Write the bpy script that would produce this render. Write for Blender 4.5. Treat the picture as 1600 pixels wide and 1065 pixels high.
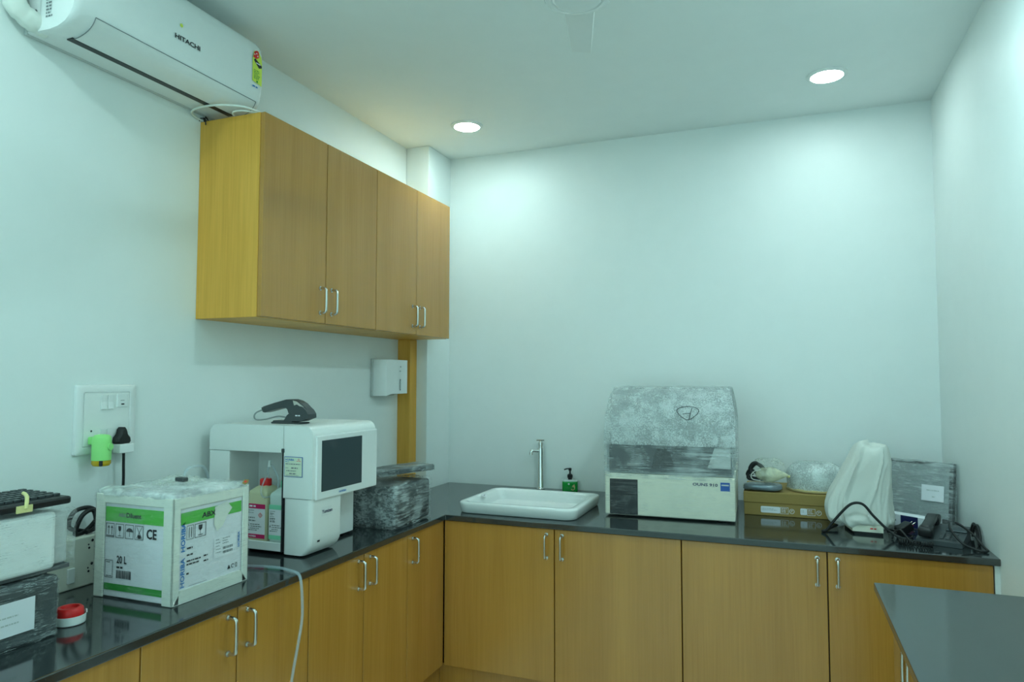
import bpy, bmesh, math, random
from mathutils import Vector, Matrix, noise
PI = math.pi
scene = bpy.context.scene
C = scene.collection
for o in list(bpy.data.objects): bpy.data.objects.remove(o)

# ------------------------------------------------------------------ camera, light, exposure
cam_d = bpy.data.cameras.new('camera'); cam = bpy.data.objects.new('camera', cam_d); C.objects.link(cam)
cam_d.sensor_width = 36.0; cam_d.lens = 36.0 * 1086.98 / 1600.0; cam_d.clip_start = 0.02
YAW, PIT, ROLL = 0.3705, 0.0542, 0.0013
fw = Vector((-math.sin(YAW)*math.cos(PIT), math.cos(YAW)*math.cos(PIT), math.sin(PIT)))
rt = Vector((math.cos(YAW), math.sin(YAW), 0)); up = rt.cross(fw)
r2 = rt*math.cos(ROLL) + up*math.sin(ROLL); u2 = up*math.cos(ROLL) - rt*math.sin(ROLL)
cam.matrix_world = Matrix(((r2.x, u2.x, -fw.x, 1.9706), (r2.y, u2.y, -fw.y, -3.6875), (r2.z, u2.z, -fw.z, 1.4624), (0, 0, 0, 1)))
scene.camera = cam
world = bpy.data.worlds.new('world'); scene.world = world; world.use_nodes = True
world.node_tree.nodes['Background'].inputs[0].default_value = (0.52, 0.95, 0.955, 1)
world.node_tree.nodes['Background'].inputs[1].default_value = 1.75      # overcast daylight, enters by the added window behind the viewer
scene.view_settings.view_transform = 'Standard'; scene.view_settings.look = 'None'
scene.view_settings.gamma = 1.0; scene.view_settings.use_curve_mapping = False
scene.view_settings.exposure = 0.06
LIGHT_COL = (0.64, 1.0, 0.99); COOL_COL = (0.61, 1.0, 1.03)
LIGHT_W = 2.7
CH = 0.86        # worktop height
RW, RC = 2.642, 2.769

# ------------------------------------------------------------------ helpers
MW = {}
def thing(name, label, cat, loc=(0, 0, 0), rz=0, group=None, rot=None):
    o = bpy.data.objects.new(name, None); C.objects.link(o); o.empty_display_size = 0.05
    o.location = loc; o.rotation_euler = rot if rot else (0, 0, rz)
    o['label'] = label; o['category'] = cat
    if group: o['group'] = group
    MW[o] = Matrix.LocRotScale(Vector(loc), o.rotation_euler, None)
    return o
def V(*a): return Vector(a)
class MB:
    def __init__(s): s.bm = bmesh.new()
    def _mark(s): return len(s.bm.verts)
    def box(s, a, b, bev=0.0, seg=2, m=None):
        x0, y0, z0 = a; x1, y1, z1 = b
        r = bmesh.ops.create_cube(s.bm, size=1.0); vs = r['verts']
        for v in vs:
            v.co = V(x0+(v.co.x+.5)*(x1-x0), y0+(v.co.y+.5)*(y1-y0), z0+(v.co.z+.5)*(z1-z0))
        if bev > 0:
            es = list({e for v in vs for e in v.link_edges})
            r = bmesh.ops.bevel(s.bm, geom=es, offset=bev, segments=seg, affect='EDGES', profile=0.5)
            vs = list({v for f in r['faces'] for v in f.verts} | {v for v in vs if v.is_valid})
        if m is not None:
            for v in vs: v.co = m @ v.co
        return s
    def prism(s, pts, axis, a, b, m=None):
        # pts: 2D outline (other two axes in xyz order), extruded along axis from a to b
        def mk(p, t):
            q = list(p); q.insert(axis, t); return V(*q)
        A = [s.bm.verts.new(mk(p, a)) for p in pts]; B = [s.bm.verts.new(mk(p, b)) for p in pts]
        n = len(pts)
        s.bm.faces.new(A); s.bm.faces.new(B[::-1])
        for i in range(n): s.bm.faces.new((A[i], B[i], B[(i+1) % n], A[(i+1) % n]))
        if m is not None:
            for v in A+B: v.co = m @ v.co
        return s
    def cyl(s, p, q, r1, r2=None, n=20, caps=True):
        p, q = V(*p), V(*q); r2 = r1 if r2 is None else r2
        d = (q-p).normalized(); a = d.orthogonal().normalized(); b = d.cross(a)
        A = []; B = []
        for i in range(n):
            t = 2*PI*i/n; o = a*math.cos(t)+b*math.sin(t)
            A.append(s.bm.verts.new(p+o*r1)); B.append(s.bm.verts.new(q+o*r2))
        for i in range(n): s.bm.faces.new((A[i], A[(i+1) % n], B[(i+1) % n], B[i]))
        if caps: s.bm.faces.new(A[::-1]); s.bm.faces.new(B)
        return s
    def lathe(s, prof, c=(0, 0, 0), n=32, m=None, caps=True):
        rings = []
        for r, z in prof:
            rings.append([s.bm.verts.new(V(c[0]+r*math.cos(2*PI*i/n), c[1]+r*math.sin(2*PI*i/n), c[2]+z)) for i in range(n)])
        for A, B in zip(rings, rings[1:]):
            for i in range(n): s.bm.faces.new((A[i], A[(i+1) % n], B[(i+1) % n], B[i]))
        if caps: s.bm.faces.new(rings[0][::-1]); s.bm.faces.new(rings[-1])
        if m is not None:
            for R in rings:
                for v in R: v.co = m @ v.co
        return s
    def loft(s, rings, cap=True):
        R = [[s.bm.verts.new(V(*p)) for p in r] for r in rings]; n = len(rings[0])
        for A, B in zip(R, R[1:]):
            for i in range(n): s.bm.faces.new((A[i], A[(i+1) % n], B[(i+1) % n], B[i]))
        if cap: s.bm.faces.new(R[0][::-1]); s.bm.faces.new(R[-1])
        return s
    def tube(s, pts, r, n=8, smooth=6, closed=False):
        P = [V(*p) for p in pts]
        if smooth > 1 and len(P) > 2:
            Q = []
            for i in range(len(P)-1):
                p0 = P[max(i-1, 0)]; p1 = P[i]; p2 = P[i+1]; p3 = P[min(i+2, len(P)-1)]
                for k in range(smooth):
                    t = k/smooth
                    Q.append(0.5*((2*p1)+(p2-p0)*t+(2*p0-5*p1+4*p2-p3)*t*t+(3*p1-p0-3*p2+p3)*t**3))
            Q.append(P[-1]); P = Q
        up_ = None; rings = []
        for i, p in enumerate(P):
            d = (P[min(i+1, len(P)-1)]-P[max(i-1, 0)])
            if d.length < 1e-9: d = V(0, 0, 1)
            d.normalize()
            if up_ is None: a = d.orthogonal().normalized()
            else:
                a = up_-d*up_.dot(d)
                a = a.normalized() if a.length > 1e-6 else d.orthogonal().normalized()
            up_ = a; b = d.cross(a)
            rr = r[i] if isinstance(r, (list, tuple)) else r
            rings.append([tuple(p+(a*math.cos(2*PI*k/n)+b*math.sin(2*PI*k/n))*rr) for k in range(n)])
        return s.loft(rings)
    def sph(s, c, r, u=16, v=10, sc=(1, 1, 1)):
        res = bmesh.ops.create_uvsphere(s.bm, u_segments=u, v_segments=v, radius=r)
        for w in res['verts']: w.co = V(c[0]+w.co.x*sc[0], c[1]+w.co.y*sc[1], c[2]+w.co.z*sc[2])
        return s
    def face(s, pts):
        s.bm.faces.new([s.bm.verts.new(V(*p)) for p in pts]); return s
    def film(s, a, b, off=0.006, cell=0.02, amp=0.004, seed=0, rnd=0.02, freq=14, skip_bottom=True):
        # a wrinkled skin around the box a..b: rounded at the edges, pushed in and out by noise
        a = V(*a)-V(off, off, 0); b = V(*b)+V(off, off, off)
        L = b-a; n = [max(3, int(L[i]/cell)) for i in range(3)]; cache = {}
        def vert(i, j, k):
            key = (i, j, k)
            if key in cache: return cache[key]
            p = V(a.x+L.x*i/n[0], a.y+L.y*j/n[1], a.z+L.z*k/n[2])
            q = V(*[min(max(p[t], a[t]+rnd), b[t]-rnd) for t in range(3)])
            if not skip_bottom or True: q.z = max(q.z, a.z+0.0)
            d = p-q
            if p.z < a.z+rnd: d.z = 0; q.z = p.z
            if d.length > 1e-9: d.normalize(); p = q+d*rnd
            sp = V(seed*7.3, seed*3.1, seed)
            w = noise.noise(p*freq+sp)+0.6*noise.noise(p*freq*2.7+sp)+0.35*noise.noise(V(p.x*20, p.y*20, p.z*90)+sp)
            if d.length > 1e-9: p = p+d*amp*w
            cache[key] = s.bm.verts.new(p); return cache[key]
        def quad(*k):
            try: s.bm.faces.new([vert(*t) for t in k])
            except ValueError: pass
        for i in range(n[0]):
            for j in range(n[1]):
                quad((i, j, n[2]), (i+1, j, n[2]), (i+1, j+1, n[2]), (i, j+1, n[2]))
        for i in range(n[0]):
            for k in range(n[2]):
                quad((i, 0, k), (i+1, 0, k), (i+1, 0, k+1), (i, 0, k+1)); quad((i+1, n[1], k), (i, n[1], k), (i, n[1], k+1), (i+1, n[1], k+1))
        for j in range(n[1]):
            for k in range(n[2]):
                quad((n[0], j, k), (n[0], j+1, k), (n[0], j+1, k+1), (n[0], j, k+1)); quad((0, j+1, k), (0, j, k), (0, j, k+1), (0, j+1, k+1))
        return s
    def build(s, name, mat, parent=None, local=False, smooth=None, kind=None, label=None, solid=0.0):
        bmesh.ops.recalc_face_normals(s.bm, faces=s.bm.faces)
        me = bpy.data.meshes.new(name)
        if parent is not None and not local:
            inv = MW[parent].inverted()
            for v in s.bm.verts: v.co = inv @ v.co
        s.bm.to_mesh(me); s.bm.free()
        o = bpy.data.objects.new(name, me); C.objects.link(o)
        me.materials.append(mat)
        if parent is not None: o.parent = parent; MW[o] = MW[parent]
        else: MW[o] = Matrix.Identity(4)
        if smooth is not None:
            me.polygons.foreach_set('use_smooth', [True]*len(me.polygons))
            try: me.set_sharp_from_angle(angle=math.radians(smooth))
            except Exception: pass
        if solid:
            md = o.modifiers.new('thickness', 'SOLIDIFY'); md.thickness = solid; md.offset = 1
        if kind: o['kind'] = kind
        if label: o['label'] = label
        return o
def tag(o, label, cat, group=None):
    o['label'] = label; o['category'] = cat
    if group: o['group'] = group
    return o
class Fr:
    """a flat frame on a surface, for print: u, v along the face, off the face by e"""
    def __init__(s, o, x, y, e=0.0012):
        s.o = V(*o); s.x = V(*x).normalized(); s.y = V(*y).normalized(); s.n = s.x.cross(s.y); s.e = e
    def p(s, u, v, e=0): return s.o+s.x*u+s.y*v+s.n*(s.e+e)
    def rect(s, mb, u0, v0, u1, v1, e=0): mb.face([s.p(u0, v0, e), s.p(u1, v0, e), s.p(u1, v1, e), s.p(u0, v1, e)])
    def poly(s, mb, pts, e=0): mb.face([s.p(u, v, e) for u, v in pts])
    def disc(s, mb, u, v, r, e=0, n=24, rv=None): s.poly(mb, [(u+r*math.cos(2*PI*i/n), v+(rv or r)*math.sin(2*PI*i/n)) for i in range(n)], e)
    def ring(s, mb, u, v, r, w, t0=0, t1=2*PI, e=0, n=24, rv=None):
        k = (rv or r)/r
        for i in range(n):
            a = t0+(t1-t0)*i/n; b = t0+(t1-t0)*(i+1)/n
            s.poly(mb, [(u+r*math.cos(a), v+k*r*math.sin(a)), (u+(r+w)*math.cos(a), v+k*(r+w)*math.sin(a)), (u+(r+w)*math.cos(b), v+k*(r+w)*math.sin(b)), (u+r*math.cos(b), v+k*r*math.sin(b))], e)
    def frame(s, mb, u0, v0, u1, v1, w, e=0):
        s.rect(mb, u0, v0, u1, v0+w, e); s.rect(mb, u0, v1-w, u1, v1, e); s.rect(mb, u0, v0+w, u0+w, v1-w, e); s.rect(mb, u1-w, v0+w, u1, v1-w, e)
    def line(s, mb, u0, v0, u1, v1, w, e=0):
        d = V(u1-u0, v1-v0, 0).normalized(); nx, ny = -d.y*w/2, d.x*w/2
        s.poly(mb, [(u0+nx, v0+ny), (u0-nx, v0-ny), (u1-nx, v1-ny), (u1+nx, v1+ny)], e)
    def text(s, mb, body, u, v, h, e=0, sx=1.0, rot=0, center=False):
        cu = bpy.data.curves.new('txt', 'FONT'); cu.body = body; cu.size = h*1.4; cu.resolution_u = 2; cu.offset = h*0.035
        ob = bpy.data.objects.new('txt', cu); C.objects.link(ob)
        me = bpy.data.meshes.new_from_object(ob.evaluated_get(bpy.context.evaluated_depsgraph_get()))
        w = max((q.co.x for q in me.vertices), default=0)
        base = len(mb.bm.verts); vs = []
        for q in me.vertices:
            x, y = q.co.x*sx-(w*sx/2 if center else 0), q.co.y
            a, b = x*math.cos(rot)-y*math.sin(rot), x*math.sin(rot)+y*math.cos(rot)
            vs.append(mb.bm.verts.new(s.p(u+a, v+b, e)))
        for f in me.polygons:
            try: mb.bm.faces.new([vs[i] for i in f.vertices])
            except ValueError: pass
        bpy.data.objects.remove(ob); bpy.data.curves.remove(cu); bpy.data.meshes.remove(me)
    def lines(s, mb, u0, v0, w, n, step, h, seed=0, e=0):
        rd = random.Random(seed)
        for i in range(n):
            u = u0; v = v0-i*step; end = u0+w*rd.uniform(.6, 1)
            while u < end:
                l = rd.uniform(.5, 2.2)*h*1.6; s.rect(mb, u, v, min(u+l, end), v+h, e); u += l+h*.6

# ------------------------------------------------------------------ materials
def mat(name, col, rough=0.5, metal=0.0, vary=0.0, vscale=(8, 8, 8), bump=0.0, bscale=60, spec=0.5, coat=0.0, trans=0.0, alpha=1.0, emit=None, estr=0, ior=1.45, rnd=0.0):
    m = bpy.data.materials.new(name); m.use_nodes = True; nt = m.node_tree; N = nt.nodes; Lk = nt.links
    b = N['Principled BSDF']; b.inputs['Roughness'].default_value = rough; b.inputs['Metallic'].default_value = metal
    b.inputs['Base Color'].default_value = (*col, 1); b.inputs['Specular IOR Level'].default_value = spec
    b.inputs['Coat Weight'].default_value = coat; b.inputs['Transmission Weight'].default_value = trans; b.inputs['Alpha'].default_value = alpha; b.inputs['IOR'].default_value = ior
    if emit: b.inputs['Emission Color'].default_value = (*emit, 1); b.inputs['Emission Strength'].default_value = estr
    tc = N.new('ShaderNodeTexCoord')
    nz = N.new('ShaderNodeTexNoise'); mp = N.new('ShaderNodeMapping'); mp.inputs['Scale'].default_value = vscale
    Lk.new(tc.outputs['Object'], mp.inputs['Vector']); Lk.new(mp.outputs['Vector'], nz.inputs['Vector']); nz.inputs['Detail'].default_value = 4
    v = vary if vary > 0 else 0.015
    mx = N.new('ShaderNodeMix'); mx.data_type = 'RGBA'
    mx.inputs[6].default_value = (*[c*(1-v) for c in col], 1); mx.inputs[7].default_value = (*[min(c*(1+v), 1) for c in col], 1)
    Lk.new(nz.outputs['Fac'], mx.inputs[0]); Lk.new(mx.outputs[2], b.inputs['Base Color'])
    if bump > 0:
        n2 = N.new('ShaderNodeTexNoise'); n2.inputs['Scale'].default_value = bscale; Lk.new(tc.outputs['Object'], n2.inputs['Vector'])
        bp = N.new('ShaderNodeBump'); bp.inputs['Strength'].default_value = bump; bp.inputs['Distance'].default_value = 0.004
        Lk.new(n2.outputs['Fac'], bp.inputs['Height']); Lk.new(bp.outputs['Normal'], b.inputs['Normal'])
    return m
def wood_mat(name, c1, c2, rough=0.42, spec=0.5):
    m = bpy.data.materials.new(name); m.use_nodes = True; nt = m.node_tree; N = nt.nodes; Lk = nt.links
    b = N['Principled BSDF']; b.inputs['Roughness'].default_value = rough; b.inputs['Specular IOR Level'].default_value = spec
    tc = N.new('ShaderNodeTexCoord'); oi = N.new('ShaderNodeObjectInfo')
    ml = N.new('ShaderNodeMath'); ml.operation = 'MULTIPLY'; ml.inputs[1].default_value = 37.0; Lk.new(oi.outputs['Random'], ml.inputs[0])
    ad = N.new('ShaderNodeVectorMath'); ad.operation = 'ADD'; Lk.new(tc.outputs['Object'], ad.inputs[0]); Lk.new(ml.outputs[0], ad.inputs[1])
    mp = N.new('ShaderNodeMapping'); mp.inputs['Scale'].default_value = (9, 9, 0.55); Lk.new(ad.outputs[0], mp.inputs['Vector'])
    n1 = N.new('ShaderNodeTexNoise'); n1.inputs['Scale'].default_value = 1.3; n1.inputs['Detail'].default_value = 3; Lk.new(mp.outputs[0], n1.inputs['Vector'])
    mp2 = N.new('ShaderNodeMapping'); mp2.inputs['Scale'].default_value = (150, 150, 4); Lk.new(ad.outputs[0], mp2.inputs['Vector'])
    n2 = N.new('ShaderNodeTexNoise'); n2.inputs['Scale'].default_value = 1.0; n2.inputs['Detail'].default_value = 4; Lk.new(mp2.outputs[0], n2.inputs['Vector'])
    mm = N.new('ShaderNodeMath'); mm.operation = 'MULTIPLY_ADD'; mm.inputs[1].default_value = 0.45; Lk.new(n2.outputs['Fac'], mm.inputs[0])
    m3 = N.new('ShaderNodeMath'); m3.operation = 'MULTIPLY'; m3.inputs[1].default_value = 0.6; Lk.new(n1.outputs['Fac'], m3.inputs[0]); Lk.new(m3.outputs[0], mm.inputs[2])
    r = N.new('ShaderNodeValToRGB'); r.color_ramp.elements[0].position = 0.30; r.color_ramp.elements[1].position = 0.72
    r.color_ramp.elements[0].color = (*c1, 1); r.color_ramp.elements[1].color = (*c2, 1)
    Lk.new(mm.outputs[0], r.inputs[0]); Lk.new(r.outputs[0], b.inputs['Base Color'])
    bp = N.new('ShaderNodeBump'); bp.inputs['Strength'].default_value = 0.04; bp.inputs['Distance'].default_value = 0.001
    Lk.new(n2.outputs['Fac'], bp.inputs['Height']); Lk.new(bp.outputs[0], b.inputs['Normal'])
    return m
def film_mat(name, col, lo, hi, scale=(14, 14, 150), p0=0.52, p1=0.66, rough=0.14, bump=0.8, bubbles=False, rot=(0, 0.12, 0), crease_glint=0.75):
    # clear packing film: see-through, with milky streaks where layers overlap
    m = bpy.data.materials.new(name); m.use_nodes = True; nt = m.node_tree; N = nt.nodes; Lk = nt.links
    b = N['Principled BSDF']; b.inputs['Base Color'].default_value = (*col, 1); b.inputs['Roughness'].default_value = rough
    b.inputs['Specular IOR Level'].default_value = 0.9
    tc = N.new('ShaderNodeTexCoord'); mp = N.new('ShaderNodeMapping'); mp.inputs['Scale'].default_value = scale; mp.inputs['Rotation'].default_value = rot
    Lk.new(tc.outputs['Object'], mp.inputs['Vector'])
    n1 = N.new('ShaderNodeTexNoise'); n1.inputs['Scale'].default_value = 1.0; n1.inputs['Detail'].default_value = 5; n1.inputs['Roughness'].default_value = 0.65; n1.inputs['Distortion'].default_value = 0.6
    Lk.new(mp.outputs[0], n1.inputs['Vector'])
    n0 = N.new('ShaderNodeTexNoise'); n0.inputs['Scale'].default_value = 9.0; n0.inputs['Detail'].default_value = 2; Lk.new(tc.outputs['Object'], n0.inputs['Vector'])
    av = N.new('ShaderNodeMath'); av.operation = 'MULTIPLY_ADD'; av.inputs[1].default_value = 0.55; Lk.new(n0.outputs['Fac'], av.inputs[0])
    hf = N.new('ShaderNodeMath'); hf.operation = 'MULTIPLY'; hf.inputs[1].default_value = 0.5; Lk.new(n1.outputs['Fac'], hf.inputs[0]); Lk.new(hf.outputs[0], av.inputs[2])
    h = av.outputs[0]
    def math_(op, x, y=None, z=None):
        n_ = N.new('ShaderNodeMath'); n_.operation = op; n_.use_clamp = op == 'MULTIPLY'
        for k_, q_ in enumerate((x, y, z)):
            if q_ is None: continue
            if isinstance(q_, (int, float)): n_.inputs[k_].default_value = q_
            else: Lk.new(q_, n_.inputs[k_])
        return n_.outputs[0]
    def rng(x, a0, a1, b0, b1):
        n_ = N.new('ShaderNodeMapRange'); Lk.new(x, n_.inputs['Value'])
        for k_, q_ in zip(('From Min', 'From Max', 'To Min', 'To Max'), (a0, a1, b0, b1)): n_.inputs[k_].default_value = q_
        return n_.outputs[0]
    if bubbles:
        vo = N.new('ShaderNodeTexVoronoi'); vo.inputs['Scale'].default_value = 190; Lk.new(tc.outputs['Object'], vo.inputs['Vector'])
        h = math_('MULTIPLY_ADD', vo.outputs['Distance'], 0.34, math_('SUBTRACT', h, 0.14))
    # fine creases, glints painted into the alpha: thin lines where the stretched noise crosses its middle, in patches
    ridge = rng(math_('ABSOLUTE', math_('SUBTRACT', n1.outputs['Fac'], 0.5)), 0.0, 0.045, 1.0, 0.0)
    n3 = N.new('ShaderNodeTexNoise'); n3.inputs['Scale'].default_value = 22.0; n3.inputs['Detail'].default_value = 3; Lk.new(tc.outputs['Object'], n3.inputs['Vector'])
    ridge = math_('MULTIPLY', ridge, rng(n3.outputs['Fac'], 0.40, 0.60, 0.0, 1.0))
    cloud = rng(h, p0, p1, lo, hi)
    Lk.new(math_('MAXIMUM', cloud, math_('MULTIPLY', ridge, crease_glint)), b.inputs['Alpha'])
    h = math_('MULTIPLY_ADD', ridge, 0.35, h)
    bp = N.new('ShaderNodeBump'); bp.inputs['Strength'].default_value = bump; bp.inputs['Distance'].default_value = 0.006
    Lk.new(h, bp.inputs['Height']); Lk.new(bp.outputs[0], b.inputs['Normal'])
    return m
def granite_mat(name):
    m = mat(name, (0.018, 0.024, 0.026), rough=0.10, vary=0.25, vscale=(40, 40, 40), spec=1.0, ior=1.6)
    nt = m.node_tree; N = nt.nodes; Lk = nt.links; b = N['Principled BSDF']
    tc = N.new('ShaderNodeTexCoord'); vo = N.new('ShaderNodeTexNoise'); vo.inputs['Scale'].default_value = 420; Lk.new(tc.outputs['Object'], vo.inputs['Vector'])
    r = N.new('ShaderNodeValToRGB'); r.color_ramp.elements[0].position = 0.66; r.color_ramp.elements[1].position = 0.74
    r.color_ramp.elements[0].color = (0.020, 0.026, 0.028, 1); r.color_ramp.elements[1].color = (0.09, 0.11, 0.11, 1)
    Lk.new(vo.outputs['Fac'], r.inputs[0]); Lk.new(r.outputs[0], b.inputs['Base Color'])
    return m
M = {}
M['wall'] = mat('wall_paint', (0.85, 0.895, 0.88), rough=0.42, vary=0.02, vscale=(2, 2, 2), bump=0.03, bscale=90, spec=0.35)
M['ceil'] = mat('ceiling_paint', (0.89, 0.93, 0.915), rough=0.8, vary=0.02, vscale=(2, 2, 2), spec=0.2)
M['floor'] = mat('floor_tile', (0.80, 0.80, 0.77), rough=0.25, vary=0.06)
M['door'] = wood_mat('door_laminate', (0.44, 0.19, 0.024), (0.57, 0.265, 0.042), 0.24, 0.9)
M['panel'] = wood_mat('side_laminate', (0.64, 0.30, 0.03), (0.88, 0.46, 0.075))
M['dark_gap'] = mat('carcass_gap_shade', (0.06, 0.04, 0.025), rough=0.7)  # dark tone stands in for shade in the door gaps
M['granite'] = granite_mat('black_granite')
M['chrome'] = mat('chrome', (0.78, 0.78, 0.76), rough=0.14, metal=1.0)
M['steel'] = mat('satin_steel', (0.66, 0.64, 0.60), rough=0.25, metal=1.0)
M['ceramic'] = mat('white_ceramic', (0.86, 0.88, 0.87), rough=0.08, spec=0.6)
M['white'] = mat('white_plastic', (0.84, 0.86, 0.84), rough=0.35)
M['white_gloss'] = mat('glossy_white_plastic', (0.84, 0.86, 0.85), rough=0.16)
M['offwhite'] = mat('off_white_plastic', (0.78, 0.78, 0.68), rough=0.4)
M['ivory'] = mat('ivory_plastic', (0.80, 0.79, 0.66), rough=0.45)
M['grey'] = mat('grey_plastic', (0.30, 0.34, 0.34), rough=0.4)
M['lightgrey'] = mat('light_grey_plastic', (0.55, 0.58, 0.57), rough=0.4)
M['darkgrey'] = mat('dark_grey_plastic', (0.055, 0.065, 0.07), rough=0.4)
M['black'] = mat('black_plastic', (0.012, 0.013, 0.015), rough=0.35)
M['keytop'] = mat('phone_key', (0.10, 0.11, 0.115), rough=0.6, spec=0.2)
M['rubber'] = mat('black_rubber', (0.010, 0.011, 0.012), rough=0.5)
M['ink'] = mat('black_ink', (0.02, 0.02, 0.025), rough=0.6)
M['greyink'] = mat('grey_ink', (0.22, 0.24, 0.25), rough=0.6)
M['blueink'] = mat('blue_ink', (0.03, 0.20, 0.55), rough=0.6)
M['navy'] = mat('navy_print', (0.015, 0.02, 0.10), rough=0.35)
M['bluelogo'] = mat('blue_logo', (0.015, 0.10, 0.42), rough=0.4)
M['green'] = mat('green_print', (0.10, 0.50, 0.07), rough=0.5)
M['dkgreen'] = mat('dark_green_print', (0.03, 0.30, 0.04), rough=0.5)
M['paper'] = mat('white_paper', (0.86, 0.86, 0.90), rough=0.7)
M['carton_white'] = mat('white_carton', (0.80, 0.80, 0.84), rough=0.6, vary=0.04)
M['foam'] = mat('cream_foam_guard', (0.78, 0.80, 0.72), rough=0.7, bump=0.15, bscale=40)
M['screen'] = mat('dark_screen', (0.035, 0.055, 0.065), rough=0.30)
M['red'] = mat('red_plastic', (0.80, 0.02, 0.02), rough=0.35)
M['magenta'] = mat('magenta_print', (0.62, 0.01, 0.12), rough=0.5)
M['limegreen'] = mat('lime_green_plastic', (0.34, 0.84, 0.26), rough=0.35)
M['amber'] = mat('amber_liquid', (0.65, 0.42, 0.02), rough=0.1)
M['yellowtag'] = mat('yellow_sticker', (0.72, 0.82, 0.10), rough=0.5)
M['cardboard'] = mat('brown_cardboard', (0.36, 0.235, 0.07), rough=0.75, vary=0.07, vscale=(3, 3, 30))
M['cardboard_lt'] = mat('light_cardboard', (0.50, 0.36, 0.14), rough=0.75, vary=0.05)
M['cloth'] = mat('white_dust_cover', (0.88, 0.89, 0.84), rough=0.7)
M['silverbag'] = mat('grey_antistatic_bag', (0.20, 0.24, 0.27), rough=0.22, metal=0.4, bump=0.5, bscale=30)
M['soapgreen'] = mat('green_soap', (0.01, 0.36, 0.05), rough=0.10, spec=0.7)
M['tan'] = mat('beige_print', (0.62, 0.50, 0.25), rough=0.6)
M['bottle_y'] = mat('pale_yellow_bottle', (0.66, 0.64, 0.42), rough=0.3)
M['bottle_c'] = mat('pale_clear_bottle', (0.60, 0.72, 0.68), rough=0.25)
M['mint'] = mat('mint_label', (0.25, 0.72, 0.48), rough=0.5)
M['hose'] = mat('clear_hose', (0.62, 0.75, 0.82), rough=0.15, alpha=0.32)
M['cableWhite'] = mat('white_cable', (0.80, 0.82, 0.76), rough=0.45)
M['yellowtape'] = mat('yellow_tape', (0.78, 0.72, 0.32), rough=0.55)
M['film'] = film_mat('stretch_film', (0.80, 0.88, 0.88), 0.05, 0.5)
M['film_white'] = film_mat('stretch_film_on_white', (0.95, 0.97, 0.97), 0.02, 0.30, scale=(8, 8, 110), rough=0.08, crease_glint=0.32, bump=0.5)
M['film_light'] = film_mat('thin_stretch_film', (0.95, 0.98, 0.98), 0.015, 0.12, scale=(6, 6, 110), rough=0.08, crease_glint=0.22, bump=0.5)
M['bubble'] = film_mat('bubble_wrap', (0.78, 0.85, 0.85), 0.22, 0.66, scale=(26, 26, 26), bubbles=True, bump=1.0, p0=0.40, p1=0.66, crease_glint=0.6)
M['bubble_dense'] = film_mat('dense_bubble_wrap', (0.82, 0.88, 0.87), 0.35, 0.8, scale=(24, 24, 24), bump=0.9, p0=0.44, p1=0.60)
M['bag'] = film_mat('clear_bag', (0.80, 0.84, 0.74), 0.12, 0.65, scale=(16, 16, 16), bump=0.8)
M['lamp'] = mat('lamp_diffuser', (0.9, 0.9, 0.9), emit=(0.82, 1.0, 0.97), estr=14.0)

# ------------------------------------------------------------------ the setting
def struct(name, mb, m, label=None, smooth=None):
    o = mb.build(name, m, smooth=smooth); o['kind'] = 'structure'
    if label: o['label'] = label
    return o
Y0 = -4.7
struct('floor', MB().box((-0.12, Y0-.12, -0.1), (RW+.12, 0.12, 0.0)), M['floor'], 'pale tiled floor of the laboratory')
struct('ceiling', MB().box((-0.12, Y0-.12, RC), (RW+.12, 0.12, RC+.1)), M['ceil'], 'plain white painted ceiling')
struct('wall_left', MB().box((-0.12, Y0-.12, 0), (0, 0.12, RC)), M['wall'], 'white painted left wall')
struct('wall_back', MB().box((0, 0, 0), (RW, 0.12, RC)), M['wall'], 'white painted back wall behind the sink')
struct('wall_right', MB().box((RW, Y0-.12, 0), (RW+.12, 0.12, RC)), M['wall'], 'white painted right wall')
WX0, WX1, WZ0, WZ1 = 0.20, 2.44, 0.30, 2.55      # opening of an unseen window, added behind the viewer to light the room
m = MB()
for a, b in (((0, 0), (WX0, RC)), ((WX1, 0), (RW, RC)), ((WX0, 0), (WX1, WZ0)), ((WX0, WZ1), (WX1, RC))): m.box((a[0], Y0-.12, a[1]), (b[0], Y0, b[1]))
struct('wall_front', m, M['wall'], 'white painted wall opposite the sink')
m = MB()
for x in (WX0, (WX0+WX1)/2-.02, WX1-.04): m.box((x, Y0-.08, WZ0), (x+.04, Y0-.04, WZ1))
for z in (WZ0, WZ1-.04): m.box((WX0+.04, Y0-.08, z), ((WX0+WX1)/2-.02, Y0-.04, z+.04)).box(((WX0+WX1)/2+.02, Y0-.08, z), (WX1-.04, Y0-.04, z+.04))
struct('added_window_1', m, M['white'], 'unseen white framed window added for light opposite the sink')
pd = bpy.data.lights.new('added_window_portal', 'AREA'); pd.shape = 'RECTANGLE'; pd.size = WX1-WX0; pd.size_y = WZ1-WZ0; pd.cycles.is_portal = True
po = bpy.data.objects.new('added_window_portal', pd); C.objects.link(po); po.location = ((WX0+WX1)/2, Y0-.02, (WZ0+WZ1)/2); po.rotation_euler = (PI/2, 0, 0)
struct('wall_pillar', MB().box((0, -0.276, 0), (0.144, 0, RC), 0.004, 2), M['wall'], 'square white pillar in the far left corner')
struct('trim_1', MB().box((0, -0.350, CH), (0.078, -0.276, 1.676), 0.002, 1), M['panel'], 'vertical wooden boxing beside the corner pillar')

struct('trim_2', MB().box((2.6265, -0.872, 0), (RW, -0.02, 0.8355)), M['wall'], 'narrow white filler strip between the end cabinet and the right wall')
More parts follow.
